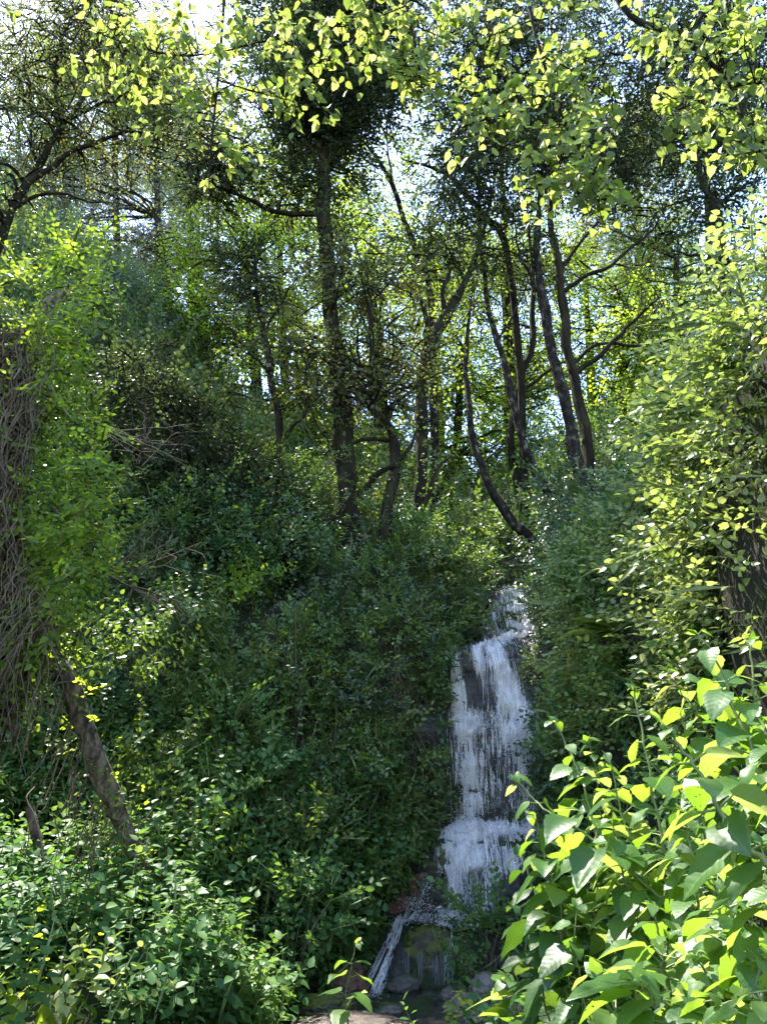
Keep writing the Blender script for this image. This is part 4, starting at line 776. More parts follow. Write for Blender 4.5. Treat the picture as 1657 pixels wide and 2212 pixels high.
back = [('distant leafy crown high in the upper left behind the twiggy branches', 240, 90, 'crownmid'), ('distant leafy crown at the left edge above the vine mass', 40, 300, 'crownmid'), ('distant leafy crown between the twiggy corner tree and the left bough', 400, 250, 'crownmid'),
        ('hazy distant crown low on the skyline between the vine mass and the yellow-green tree', 240, 600, 'crownpale'), ('distant grey-green crown behind the long limb of the tallest tree', 420, 330, 'crownmid'),
        ('distant crown filling the gap left of the ivy-clad trunk', 600, 480, 'crownbright'), ('distant crown just right of the ivy-clad trunk', 800, 470, 'crownmid'), ('distant crown behind the forked black trunk top', 930, 520, 'crownmid'),
        ('distant pale crown behind the twin trunks', 1260, 480, 'crownpale'), ('distant crown among the long dark limbs', 1400, 560, 'crownmid'), ('distant crown at upper right behind the lone dark trunk', 1520, 260, 'crownmid'),
        ('high distant crown behind the middle bough', 1080, 300, 'crownmid'), ('high distant crown behind the thick crooked bough', 1370, 250, 'crownpale'), ('low distant crown glowing behind the slim forked tree', 640, 780, 'crownbright'),
        ('low distant crown behind the crossing trunks', 1090, 860, 'crownbright'), ('low distant crown at right behind the shrubs of the rim', 1450, 760, 'crownbright'), ('distant twiggy grey crown in the upper left corner', 130, 130, 'crownpale'),
        ('distant grey crown under the twiggy corner one', 110, 420, 'crownpale'), ('distant crown beside the tangled twigs at upper left', 330, 180, 'crownpale')]
for k, (lb, px, py, lf) in enumerate(back):
    r_ = np.random.default_rng(60+k); Yb = 27+r_.uniform(0, 6); cl_ = [(px+r_.normal(0, 75), py+r_.normal(0, 70), Yb+r_.normal(0, 1), r_.uniform(60, 95), r_.uniform(.55, .95)) for _ in range(6)]
    tree('distant_tree', lb, [(px+20, max(py+380, 900), Yb, .2), (px+8, py+180, Yb, .15), (px, py-40, Yb, .06)], [], cl_, lf, 'bark', seed=80+k, sprigs=52, leafscale=1.9, twigs=k in (16, 17, 18))
tree('shade_tree', 'leafy tree on the left hillside beyond the left edge of the view', [(-560, 1000, 11, .25), (-600, 600, 11, .2), (-640, 300, 11, .1)], [], [(-560, 420, 11, 200, 1.3), (-760, 560, 11, 200, 1.3), (-420, 520, 12, 170, 1.2), (-620, 230, 12, 200, 1.2), (-380, 700, 12.5, 150, 1.1), (-850, 800, 10, 200, 1.2), (-600, 700, 10.5, 180, 1.2), (-450, 250, 13, 170, 1.1), (-280, 350, 13.5, 150, 1)], 'crowndark', 'bark', seed=120, sprigs=60, leafscale=2.2)
# ------------------------------------------------------------------ shrubs on the rim and the cliff: each its own thing
def shrub(name, label, px, py, Yd, R, temps, lf, n=90, group=None, stems=5, seed=0, ongrd=True, up=.6, cat='shrub'):
    r = np.random.default_rng(2000+seed); c = P(px, py, Yd)
    nr = bvh.find_nearest(Vector(c)); b = np.array(nr[0]) if ongrd and nr[0] else c-[0, 0, R]
    root = empty(name, b); tag(root, label, cat, group)
    st = Acc()
    for s in range(stems):
        e = c+r.normal(0, .45, 3)*R; V, F = tube(smoothline([b, (b+e)/2+r.normal(0, .15, 3)*R, e], 8), np.linspace(.018, .005, 8), 5, caps=False); st.add(V, F)
    st.build('stem', [M['twig']], root, True)
    v = norm(r.normal(0, 1, (n, 3))); p = c+v*R*r.random((n, 1))**.5*np.array([1.1, .8, .9])
    a = bake(p, v+[0, 0, up]+r.normal(0, .35, (n, 3)), v*.4+[0, -.2, .8]+r.normal(0, .3, (n, 3)), r.uniform(.8, 1.25, n), temps, np.clip(.55+r.normal(0, .15, n), 0, 1), .45)
    a.build('foliage', [M[lf], M['greenstem']], root); return root
for k, a in enumerate([
    ('long_leaved_shrub', 'upright shrub with long narrow glossy leaves on the rim, right of the thick ivy-clad trunk', 960, 1190, 12.6, .42, S_long, 'wall', 70),
    ('broad_leaved_shrub', 'brighter broad-leaved shrub on the rim below the slim Y-forked tree', 640, 1170, 11.9, .4, S_carpet, 'wall', 40),
    ('glossy_shrub', 'glossy shrub glinting white on the rim above the upper cascade', 1215, 1060, 12.4, .5, S_wall, 'dark', 120),
    ('overhanging_shrub', 'shrub hanging over the right edge of the upper cascade', 1215, 1300, 12.1, .5, S_wall, 'dark', 140),
    ('glinting_shrub', 'pale glinting cluster of leaves at the right edge of the main fall', 1160, 1440, 11.3, .26, S_fine, 'bank', 70),
    ('ledge_shrub', 'small shrub at the right side of the main fall, below the glinting leaf cluster', 1190, 1540, 11.0, .3, S_fine, 'dark', 80),
    ('bushy_shrub', 'bushy mid-green plant growing on the rocks below the lower falls', 1040, 2000, 9.3, .34, S_fine+S_wall, 'carpet', 70),
    ('trailing_shrub', 'green plant spreading over the mossy overhanging boulder on its right', 1000, 2075, 9.0, .26, S_fine, 'carpet', 50),
    ('rounded_shrub', 'rounded leafy bush on the cliff, halfway down left of centre', 600, 1650, 9.9, .5, S_carpet, 'carpet', 60),
    ('cliff_shrub', 'leafy bush bulging from the cliff right of the leaning dead trunk', 330, 1640, 9.2, .5, S_carpet, 'wall', 70),
    ('upper_cliff_shrub', 'heart-leaved bush high on the cliff above the leaning dead trunk', 270, 1400, 9.2, .55, S_carpet, 'wall', 80),
    ('feathery_shrub', 'narrow-leaved plant on the cliff face left of the tall mossy pillar', 760, 1500, 10.7, .45, S_long, 'dark', 70),
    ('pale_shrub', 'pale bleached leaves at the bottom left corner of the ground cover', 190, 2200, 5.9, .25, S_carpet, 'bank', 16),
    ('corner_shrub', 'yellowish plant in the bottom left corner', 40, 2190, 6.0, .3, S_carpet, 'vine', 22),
    ('lower_shrub', 'bright young shrub at the foot of the cliff near the side chute', 660, 1960, 8.6, .45, S_wall, 'carpet', 60),
    ('cliff_bush', 'mid-green bush jutting from the cliff below the dark small tree at left', 420, 1330, 10.3, .45, S_carpet, 'wall', 60),
    ('cliff_bush', 'leafy cliff bush beneath the bright broad-leaved shrub on the rim', 650, 1390, 10.9, .4, S_wall, 'wall', 80),
    ('cliff_bush', 'cliff bush between the hanging brown vines and the rounded leafy bush', 500, 1560, 9.9, .42, S_wall, 'carpet', 80),
    ('cliff_bush', 'wide pale-tipped bush in the middle of the left cliff', 430, 1480, 10.0, .4, S_long, 'wall', 90),
    ('cliff_bush', 'bush just above the lower end of the leaning dead trunk', 450, 1730, 9.0, .42, S_carpet, 'carpet', 55),
    ('cliff_bush', 'bush low on the cliff above the bright young shrub', 680, 1800, 9.4, .42, S_wall, 'wall', 80),
    ('cliff_bush', 'fine-leaved bush beside the left edge of the splash', 870, 1760, 10.3, .3, S_fine, 'wall', 110),
    ('cliff_bush', 'long-leaved bush on the cliff left of the mossy pillar, under the feathery plant', 790, 1640, 10.4, .4, S_long, 'wall', 80),
    ('cliff_bush', 'bush on the cliff brow under the forked dark tree', 870, 1330, 11.4, .4, S_wall, 'wall', 80),
    ('cliff_bush', 'yellowish-tipped bush high on the cliff left of the ivy-clad trunk', 540, 1260, 11.2, .4, S_carpet, 'vine', 36),
    ('cliff_bush', 'bush at the foot of the left cliff right of the leaning dead trunk', 420, 1860, 8.6, .4, S_carpet, 'vine', 34),
    ('ivy_bush', 'bush of glinting leaves on the dark right wall above the fall lip', 1270, 1200, 11.2, .5, S_wall, 'dark', 120),
    ('ivy_bush', 'bush on the right wall level with the main fall', 1240, 1620, 9.8, .35, S_wall, 'wall', 70),
    ('valley_shrub', 'light shrub filling the bright notch on the skyline at left', 300, 740, 22, 1.4, S_wall, 'bank', 260)]):
    shrub(*a, seed=k)

# ------------------------------------------------------------------ vine-covered mass at left
VM = [(-160, 560), (0, 600), (90, 540), (150, 500), (235, 500), (235, 590), (205, 680), (175, 760), (215, 860), (240, 980), (220, 1080), (265, 1150), (265, 1230), (190, 1290), (140, 1400), (60, 1480), (-160, 1600)]
def poly_pts(poly, n, Y0, depth=.9, onhit=0):
    q = np.array(poly, float); out = []
    while len(out) < n:
        a = rng.uniform(q.min(0), q.max(0), (n*2, 2)); k = poly_in(a[:, 0], a[:, 1], poly); out += list(a[k])
    a = np.array(out[:n]); b = fbm(np.column_stack([a/110., np.zeros(n)]), 3)
    Yd = Y0-(b-.5)*.9+rng.random(n)*depth
    if onhit: return a, np.array([(lambda h: h+(CAM-h)/np.linalg.norm(h-CAM)*rng.uniform(0, onhit))(hit(x, y)) for x, y in a])
    return a, np.array([P(x, y, yy) for (x, y), yy in zip(a, Yd)])
vroot = empty('vine_covered_tree', (-4.0, 6.6, ground_z(-4.0, 6.6)))
tag(vroot, 'tree at the left edge smothered by leafy vines and a thatch of dry stems', 'tree')
tl = smoothline([(*P(-60, 1750, 7.0), .13), (*P(-50, 1400, 7), .13), (*P(-40, 1000, 7), .13), (*P(10, 800, 7), .12), (*P(90, 680, 7), .1), (*P(150, 620, 7), .05)], 40)
tl = np.vstack([[-4.6, 7.0, ground_z(-4.6, 7.0)-.3, .15], tl])
V, F = tube(tl[:, :3], tl[:, 3], 12, .4); build('trunk', V, F, M['brownbark'], vroot, smooth=True)
a, p = poly_pts(VM, 3900, 5.9, .5)
# greener along the right side and the top, browner to the left
rightness = np.clip((a[:, 0]-(22+60*np.clip((1000-a[:, 1])/500, -1, .2)))/90, 0, 1); topn = np.clip((720-a[:, 1])/120, 0, 1)
keep = rng.random(len(a)) < np.clip(.22+.95*rightness+1.0*topn, 0, 1)*np.clip(.35+1.3*(fbm(np.column_stack([a/60., np.ones(len(a))]), 3)-.25), .2, 1)
p2 = p[keep]; a2 = a[keep]; n = len(p2)
vb = bake(p2, np.array([.25, -.5, -.2])+rng.normal(0, .5, (n, 3)), np.array([.1, -.6, .7])+rng.normal(0, .35, (n, 3)), rng.uniform(.7, 1.2, n), S_vine, np.clip(.5+rng.normal(0, .22, n), 0, 1), .4)
vb.build('vine', [M['vine'], M['greenstem']], vroot)
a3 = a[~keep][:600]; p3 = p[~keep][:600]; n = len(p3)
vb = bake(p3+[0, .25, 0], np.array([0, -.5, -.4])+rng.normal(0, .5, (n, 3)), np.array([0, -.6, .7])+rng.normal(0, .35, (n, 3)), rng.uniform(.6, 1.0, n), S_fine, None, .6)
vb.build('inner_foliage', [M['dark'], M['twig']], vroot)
a4, p4 = poly_pts([(-160, 700), (50, 700), (90, 720), (80, 800), (50, 940), (30, 1100), (70, 1280), (60, 1450), (-160, 1550)], 1500, 5.95, .5); n = len(p4)
vb = bake(p4, np.array([-.1, -.2, -1])+rng.normal(0, .35, (n, 3)), np.array([0, -1, .2])+rng.normal(0, .4, (n, 3)), rng.uniform(.7, 1.4, n), S_thatch, None, .6)
vb.build('thatch', [M['dead'], M['twig']], vroot)
def hanging(name, poly, n, Y0, length, lean, parent, mt='twig', rad=(.0015, .007), depth=.6, seed=0, onhit=0):
    _, q = poly_pts(poly, n, Y0, depth, onhit); ac = Acc(); r = np.random.default_rng(seed+50)
    for s in q:
        L = r.uniform(*length); k = 7; t = np.linspace(0, 1, k)[:, None]
        c = s+np.array(lean)*L*t+np.array([0, 0, -1])*L*t+np.cumsum(r.normal(0, .1, (k, 3))*L*.6, 0)+r.normal(0, .12, 3)*L*t
        V, F = tube(c, np.linspace(1, .5, k)*r.uniform(*rad), 4, caps=False); ac.add(V, F)
    return ac.build(name, [M[mt]], parent, True)
hanging('dry_stem', [(-160, 680), (60, 680), (110, 700), (100, 760), (80, 900), (50, 1100), (80, 1280), (60, 1400), (-160, 1450)], 750, 5.55, (.3, 1.1), (-.14, 0, 0), vroot)
hanging('hanging_root', [(-160, 1150), (70, 1220), (130, 1300), (80, 1430), (-160, 1500)], 420, 5.8, (.4, 1.0), (-.2, 0, 0), vroot)
# leaning dead trunk
lg = empty('leaning_dead_trunk', P(325, 1900, 8.0)); tag(lg, 'rough brown dead trunk leaning from upper left down into the ground cover, wrapped in creepers', 'fallen tree')
ll = smoothline([(*P(75, 1290, 7.0), .07), (*P(115, 1400, 7.1), .075), (*P(165, 1520, 7.2), .08), (*P(215, 1660, 7.4), .085), (*P(265, 1780, 7.6), .085), (*P(315, 1890, 7.9), .075), (*P(335, 1960, 8.1), .07)], 40)
V, F = tube(ll[:, :3], ll[:, 3], 14, .6); build('trunk', V, F, M['brownbark'], lg, smooth=True)
cr_ = Acc()
for k in range(60):
    i0 = rng.integers(3, 34); q = ll[i0, :3]+rng.normal(0, .1, 3)+[-.05, -.1, 0]; L = rng.uniform(.3, .9); t = np.linspace(0, 1, 6)[:, None]
    c = q+np.array([-.15, 0, -1])*L*t+rng.normal(0, .05, (6, 3))*L; V, F = tube(c, rng.uniform(.003, .008), 4, caps=False); cr_.add(V, F)
cr_.build('creeper', [M['twig']], lg, True)
k = rng.integers(2, 36, 90); b = bake(ll[k, :3]+rng.normal(0, .1, (90, 3)), rng.normal(0, .6, (90, 3))+[.2, -.5, 0], rng.normal(0, .3, (90, 3))+[0, -.4, .8], rng.uniform(.6, 1, 90), S_vine, None, .5); b.build('leaf_tuft', [M['vine'], M['greenstem']], lg)
sg = empty('short_dead_trunk', P(95, 1880, 7.6)); tag(sg, 'short brown dead trunk poking from the ground cover near the left edge', 'fallen tree')
sl = smoothline([(*P(62, 1740, 7.6), .045), (*P(78, 1800, 7.6), .05), (*P(98, 1880, 7.6), .05)], 12); V, F = tube(sl[:, :3], sl[:, 3], 8, .5); build('trunk', V, F, M['brownbark'], sg, smooth=True)
# bare twigs and hanging lianas
def twigs(name, label, px, py, Yd, dirs, L, n, mt='twig', cat='branch', r0=.01, seed=0):
    r = np.random.default_rng(300+seed); s = P(px, py, Yd); root = empty(name, s); tag(root, label, cat)
    for k in range(n):
        d = norm(np.array(dirs)+r.normal(0, .35, 3)); l = L*r.uniform(.6, 1.1); t = np.linspace(0, 1, 7)[:, None]
        c = s+r.normal(0, .03, 3)+d*l*t+np.cumsum(r.normal(0, .025, (7, 3))*l, 0)*t; V, F = tube(c, np.linspace(r0, r0*.3, 7), 5, caps=False); A = Acc(); A.add(V, F)
        for w in range(4):
            i = r.integers(2, 6); e = c[i]+norm(d+r.normal(0, .7, 3))*l*.35; V, F = tube(smoothline([c[i], (c[i]+e)/2+r.normal(0, .03, 3), e], 5), np.linspace(r0*.5, r0*.2, 5), 4, caps=False); A.add(V, F)
        A.build('twig', [M[mt]], root, True)
twigs('bare_branch', 'spray of bare grey twigs right of the vine-covered tree, low on the cliff', 240, 1250, 6.6, (.8, 0, .25), .8, 9, seed=1)
twigs('dead_branch', 'thin bare branch sticking up before the dark undergrowth at left', 300, 1000, 8.5, (.1, 0, 1), .8, 5, seed=2, r0=.009)
twigs('broken_branch', 'dry bare branch tangled above the dark shrubs at left', 230, 930, 8.3, (.9, 0, -.1), 1.1, 7, seed=3, r0=.007)
for k, (x0, y0, x1, y1, Yd, lb) in enumerate([(640, 1300, 625, 1780, 10.3, 'pale thin liana hanging straight down the cliff at centre left'), (560, 1560, 530, 1900, 9.8, 'thin brown liana on the lower cliff left of centre'), (760, 1150, 765, 1500, 12.0, 'liana hanging along the ivy-clad trunk down the cliff'),
                                  (1055, 1350, 1180, 1520, 11.0, 'curved pale vine stem hanging at the right edge of the main fall'), (720, 1450, 700, 1720, 10.6, 'brown liana in the middle of the cliff'), (75, 1700, 95, 1860, 7.2, 'pale arching stem beside the short dead trunk')]):
    a_ = P(x0, y0, Yd); b_ = P(x1, y1, Yd-.25); mid = (a_+b_)/2+rng.normal(0, .12, 3); V, F = tube(smoothline([a_, (a_+mid)/2+rng.normal(0, .05, 3), mid, (mid+b_)/2+rng.normal(0, .05, 3), b_], 24), .008, 5)
    tag(build('liana', V, F, M['twig'], smooth=True), lb, 'liana')
for nm, lb, poly, n, Yd, ln in [('dry_vine_curtain', 'hanging curtain of dry brown vines on the lower cliff left of centre', [(500, 1700), (600, 1650), (620, 1720), (560, 1800), (520, 1800)], 170, 9.6, (.4, 1.0)),
                               ('brown_vine_curtain', 'hanging brown vine stems on the cliff left of the mossy pillar', [(620, 1600), (760, 1560), (760, 1750), (640, 1720)], 150, 10.3, (.4, .9)),
                               ('thin_vine_curtain', 'brownish hanging stems high on the cliff below the Y-forked sapling', [(540, 1300), (660, 1280), (660, 1450), (560, 1450)], 120, 10.9, (.4, .9)),
                               ('hanging_stem', 'loose brown stems hanging all over the cliff left of the falls', [(350, 1300), (900, 1250), (930, 1700), (800, 1850), (400, 1850), (300, 1500)], 420, 10.3, (.3, 1.2)),
                               ('root_curtain', 'thatch of yellowish dry roots hanging under the overgrown lip of the right bank', [(1430, 1060), (1700, 900), (1720, 1300), (1560, 1330), (1500, 1200)], 110, 4.35, (.15, .5))]:
    o = hanging(nm, poly, n, Yd, ln, (0, 0, 0), None, rad=(.0015, .005 if nm == 'root_curtain' else .008), depth=.3, seed=n, onhit=.22 if nm == 'root_curtain' else .95); tag(o, lb, 'vines', kind='stuff')
# moss tufts beside the main fall
mm = Acc()

# ------------------------------------------------------------------ broad leaves (near): each leaf its own object
def leaf_mesh(name, heart, wid, droop, fold, wav, r, ns=9, matl=None):
    t = np.linspace(0, 1, ns+1); V = []; UV = []
    for i, q in enumerate(t):
        w = wid*(math.sin(math.pi*min(1, q**(.62 if heart else .85)*.985+.008))**(.8 if heart else .95))*(1.0-.25*q)
        if q == 0: w = wid*.12
        if i == ns: w = 0.004
        if 0 < i < ns: w *= 1+(.07 if i % 2 else -.04)
        y = q; z = -droop*q*q; back = (-.09*(1-q)**6 if heart else 0)
        wv = wav*math.sin(q*9+r.uniform(0, 1))
        for s, f in ((-1, 1), (-.5, .5), (0, 0), (.5, .5), (1, 1)):
            V.append((s*w, y+(back if f == 1 else back*.4), z+fold*f*w*(1 if f < 1 else 1.05)+wv*f*s*w+ (.012*(1 if f == .5 else 0)))); UV.append((.5+s*w*.5/max(wid, .01)*.9, q))
    F = []
    for i in range(ns):
        for j in range(4):
            a = i*5+j; F.append((a, a+1, a+6, a+5))
    V = np.array(V); F = np.array(F); me_o = build(name, V, F, matl, None, smooth=True, uv=np.array(UV))
    me = me_o.data; bpy.data.objects.remove(me_o); return me
lr = np.random.default_rng(77)
def leafset(mt, heart, wid, n=6, ns=8): return [leaf_mesh('leaf', heart, wid*lr.uniform(.88, 1.12), lr.uniform(.05, .4), lr.uniform(.02, .35), lr.uniform(-.12, .12), lr, ns, M[mt]) for _ in range(n)]
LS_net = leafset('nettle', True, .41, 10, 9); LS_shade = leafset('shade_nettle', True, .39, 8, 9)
LS_bough = leafset('bough', True, .40, 8, 6); LS_sap = leafset('shade_nettle', True, .40, 4, 8)
LS_suc = leafset('succulent', False, .17, 4, 6)
def put_leaf(me, pos, axis, nrm, s, parent):
    Rm = frame(axis, nrm)
    from mathutils import Matrix
    m4 = Matrix(((Rm[0, 0]*s, Rm[0, 1]*s, Rm[0, 2]*s, pos[0]), (Rm[1, 0]*s, Rm[1, 1]*s, Rm[1, 2]*s, pos[1]), (Rm[2, 0]*s, Rm[2, 1]*s, Rm[2, 2]*s, pos[2]), (0, 0, 0, 1)))
    o = bpy.data.objects.new('leaf', me); COL.objects.link(o); o.parent = parent
    o.matrix_parent_inverse = Matrix.Translation(-Vector(parent.location)); o.matrix_basis = m4; return o
PB = bpy.data  # plants
def broad_plant(label, ctrl, rad, nodes, ls, size, seed, name='broad_leaved_plant', group='broad-leaved plants in the right foreground', t0=.1, grow=1., side=True, sag=.45):
    r = np.random.default_rng(500+seed); c = np.array([P(*q) for q in ctrl])      # tip first
    nodes = int(nodes*1.35); size *= .9; L = smoothline(c, 40); L += np.cumsum(r.normal(0, .0035, (40, 3)), 0)+np.sin(np.linspace(0, 3.1, 40))[:, None]*r.normal(0, .035, 3); base = L[-1]; gz = ground_z(base[0], base[1])
    if base[2] > gz+.1: L = np.vstack([L, smoothline([base, base+[.03, .05, -.5*(base[2]-gz)], [base[0]+.05, base[1]+.1, gz-.05]], 12)[1:]])
    root = empty(name, L[-1]); tag(root, label, 'plant', group)
    n = len(L); V, F = tube(L, np.linspace(rad*.35, rad, n), 8); build('stem', V, F, M['greenstem'], root, smooth=True)
    pet = Acc(); seg = np.concatenate([[0], np.cumsum(np.linalg.norm(np.diff(L[:40], axis=0), axis=1))]); tot = seg[-1]
    for k in range(nodes):
        t = (k/nodes)**.8; d = t*tot*.97; i = int(np.interp(d, seg, np.arange(40))); i = min(max(i, 0), 37); p = L[i]; ax = norm(L[max(i-1, 0)]-L[i+1])
        phi = k*math.pi/2+r.normal(0, .35)+seed; ref = norm(np.cross(ax, [.3, .9, .1])); b = np.cross(ax, ref)
        sz = size*(.42+.75*min(1, t*2.4))*r.uniform(.7, 1.2)
        for sgn in (1, -1):
            o = (ref*math.cos(phi)+b*math.sin(phi))*sgn; o = norm(o+ax*.35); pl = sz*r.uniform(.3, .55); e = p+o*pl+np.array([0, 0, -.08*pl])
            V, F = tube([p, (p+e)/2+[0, 0, .02*pl], e], [rad*.35, rad*.28, rad*.22], 5, caps=False); pet.add(V, F)
            axl = norm(o*np.array([1, 1, .4])+np.array([0, 0, -sag])+r.normal(0, .18, 3)); nl = np.array([0, 0, 1.])+r.normal(0, .25, 3)
            put_leaf(ls[r.integers(len(ls))], e, axl, nl, sz, root)
    for q in range(3):
        put_leaf(ls[r.integers(len(ls))], L[0], norm(norm(L[0]-L[3])+r.normal(0, .5, 3)), [0, -.3, 1]+r.normal(0, .3, 3), size*.38, root)
    pet.build('petiole', [M['greenstem']], root, True); return root
plants = [
 ('leftmost sunlit plant, its tip reaching across the foot of the waterfall', [(1120, 1690, 3.1), (1210, 1790, 3.0), (1330, 1880, 2.9), (1480, 2000, 2.8), (1560, 2120, 2.8)], .009, 9, LS_net, .15),
 ('upright plant with yellow-green tip leaves beside the main fall', [(1200, 1560, 3.5), (1225, 1650, 3.4), (1260, 1780, 3.3), (1310, 1930, 3.2), (1350, 2080, 3.1)], .009, 8, LS_net, .15),
 ('tall plant with pale glinting top leaves left of the big glowing leaves', [(1370, 1490, 2.9), (1385, 1600, 2.85), (1400, 1740, 2.8), (1440, 1900, 2.8), (1480, 2060, 2.8)], .009, 9, LS_net, .13),
 ('tallest plant, tip leaves white with sun against the dark bank', [(1505, 1370, 2.6), (1560, 1460, 2.55), (1600, 1570, 2.5), (1640, 1700, 2.5), (1680, 1850, 2.5)], .009, 9, LS_net, .13),
 ('plant at the right edge level with the tallest tip', [(1625, 1390, 2.7), (1660, 1500, 2.7), (1700, 1650, 2.7), (1730, 1800, 2.7)], .009, 8, LS_net, .13),
 ('nearest plant, thick stem slanting right with the largest glowing leaves', [(1450, 1590, 1.75), (1510, 1700, 1.7), (1580, 1830, 1.65), (1650, 1930, 1.6), (1740, 2060, 1.6)], .010, 7, LS_net, .115),
 ('low plant at the bottom with large hanging pale leaves', [(1290, 2110, 1.9), (1310, 2170, 1.9), (1340, 2240, 1.9), (1370, 2330, 1.9)], .007, 4, LS_net, .125),
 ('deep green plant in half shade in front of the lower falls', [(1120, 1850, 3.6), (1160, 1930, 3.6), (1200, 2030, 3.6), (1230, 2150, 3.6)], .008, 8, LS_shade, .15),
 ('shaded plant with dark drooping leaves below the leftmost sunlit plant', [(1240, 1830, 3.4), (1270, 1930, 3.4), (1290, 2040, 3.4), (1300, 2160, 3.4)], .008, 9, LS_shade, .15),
 ('plant massed at the bottom right corner', [(1580, 1960, 1.9), (1600, 2050, 1.9), (1620, 2140, 1.9), (1640, 2250, 1.9)], .009, 6, LS_net, .13),
 ('pale plant just left of the bottom right corner', [(1440, 2030, 2.1), (1450, 2100, 2.1), (1470, 2190, 2.1), (1490, 2290, 2.1)], .009, 6, LS_net, .14),
 ('small sunlit plant between the nearest stem and the bottom corner', [(1530, 1900, 2.3), (1545, 1990, 2.3), (1560, 2080, 2.3), (1580, 2200, 2.3)], .009, 7, LS_net, .13),
 ('plant behind the nearest plant, leaves edge-on in sun', [(1310, 1640, 3.3), (1340, 1760, 3.2), (1380, 1880, 3.1), (1420, 2020, 3.0)], .008, 9, LS_net, .13),
 ('right-hand plant whose leaves hang from beyond the right edge', [(1650, 1580, 2.1), (1690, 1700, 2.1), (1730, 1850, 2.1)], .009, 7, LS_net, .12),
 ('dim plant deep behind the sunlit ones, near the dark bank', [(1430, 1560, 3.9), (1450, 1680, 3.9), (1470, 1800, 3.9), (1480, 1950, 3.9)], .008, 9, LS_shade, .14),
 ('dim plant at the right, in the gap under the tallest tip', [(1560, 1520, 3.7), (1570, 1650, 3.7), (1580, 1800, 3.7), (1590, 1950, 3.7)], .008, 9, LS_shade, .14),
 ('shaded plant low in the middle of the right foreground', [(1380, 1900, 3.5), (1390, 2000, 3.5), (1400, 2100, 3.5), (1410, 2220, 3.5)], .008, 8, LS_shade, .13),
 ('small plant low by the stream rocks at the bottom', [(1200, 2040, 4.2), (1205, 2100, 4.2), (1210, 2160, 4.2), (1215, 2240, 4.2)], .007, 6, LS_shade, .14),
 ('plant overhanging the bottom edge beside the hanging pale leaves', [(1250, 1960, 3.0), (1255, 2050, 3.0), (1265, 2150, 3.0), (1275, 2250, 3.0)], .007, 8, LS_shade, .12),
 ('bright plant at the bottom edge, right of the hanging pale leaves', [(1370, 2120, 1.7), (1385, 2180, 1.7), (1400, 2260, 1.7)], .008, 4, LS_net, .13),
 ('sunlit plant at the bottom right edge in front of the corner plant', [(1640, 2080, 1.6), (1655, 2150, 1.6), (1670, 2240, 1.6)], .008, 4, LS_net, .13)]
plants.append(('leafy stem beside the leftmost sunlit plant', [(1150, 1760, 3.30), (1175, 1840, 3.30), (1200, 1940, 3.30), (1230, 2060, 3.30)], .006, 10, LS_net, 0.120))
plants.append(('leafy stem under the upright yellow-green plant', [(1270, 1600, 3.40), (1295, 1680, 3.40), (1320, 1780, 3.40), (1350, 1900, 3.40)], .006, 10, LS_net, 0.120))
plants.append(('leafy stem left of the tallest tip', [(1440, 1450, 2.90), (1465, 1530, 2.90), (1490, 1630, 2.90), (1520, 1750, 2.90)], .006, 10, LS_net, 0.110))
plants.append(('leafy stem just under the tallest tip', [(1580, 1480, 2.70), (1605, 1560, 2.70), (1630, 1660, 2.70), (1660, 1780, 2.70)], .006, 10, LS_net, 0.110))
plants.append(('leafy stem in the middle of the right foreground', [(1330, 1780, 2.80), (1355, 1860, 2.80), (1380, 1960, 2.80), (1410, 2080, 2.80)], .006, 10, LS_net, 0.120))
plants.append(('leafy stem behind the largest glowing leaves', [(1480, 1760, 2.50), (1505, 1840, 2.50), (1530, 1940, 2.50), (1560, 2060, 2.50)], .006, 10, LS_net, 0.110))
plants.append(('leafy stem below the largest glowing leaves', [(1550, 1900, 2.00), (1575, 1980, 2.00), (1600, 2080, 2.00), (1630, 2200, 2.00)], .006, 10, LS_net, 0.100))
plants.append(('leafy stem at the right edge beside the thick stem', [(1640, 1820, 2.00), (1665, 1900, 2.00), (1690, 2000, 2.00), (1720, 2120, 2.00)], .006, 10, LS_net, 0.100))
plants.append(('leafy stem above the bottom edge, pale with sun', [(1500, 2060, 1.80), (1525, 2140, 1.80), (1550, 2240, 1.80), (1580, 2360, 1.80)], .006, 10, LS_net, 0.095))
plants.append(('leafy stem between the sunlit and shaded plants', [(1410, 1960, 2.40), (1435, 2040, 2.40), (1460, 2140, 2.40), (1490, 2260, 2.40)], .006, 10, LS_net, 0.110))
plants.append(('leafy stem crowded against the bottom right corner', [(1590, 2030, 1.70), (1615, 2110, 1.70), (1640, 2210, 1.70), (1670, 2330, 1.70)], .006, 10, LS_net, 0.090))
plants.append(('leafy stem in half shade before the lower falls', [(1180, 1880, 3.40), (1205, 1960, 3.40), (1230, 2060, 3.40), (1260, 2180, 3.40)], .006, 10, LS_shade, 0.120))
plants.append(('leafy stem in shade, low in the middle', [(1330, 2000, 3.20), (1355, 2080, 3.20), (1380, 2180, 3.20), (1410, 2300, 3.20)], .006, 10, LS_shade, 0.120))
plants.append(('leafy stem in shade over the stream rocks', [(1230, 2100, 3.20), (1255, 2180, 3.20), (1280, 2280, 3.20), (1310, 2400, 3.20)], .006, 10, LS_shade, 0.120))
plants.append(('leafy stem at the right edge above the thick stem', [(1600, 1650, 3.00), (1625, 1730, 3.00), (1650, 1830, 3.00), (1680, 1950, 3.00)], .006, 10, LS_net, 0.120))
plants.append(('leafy stem in the gap before the dark bank', [(1500, 1620, 3.20), (1525, 1700, 3.20), (1550, 1800, 3.20), (1580, 1920, 3.20)], .006, 10, LS_shade, 0.120))
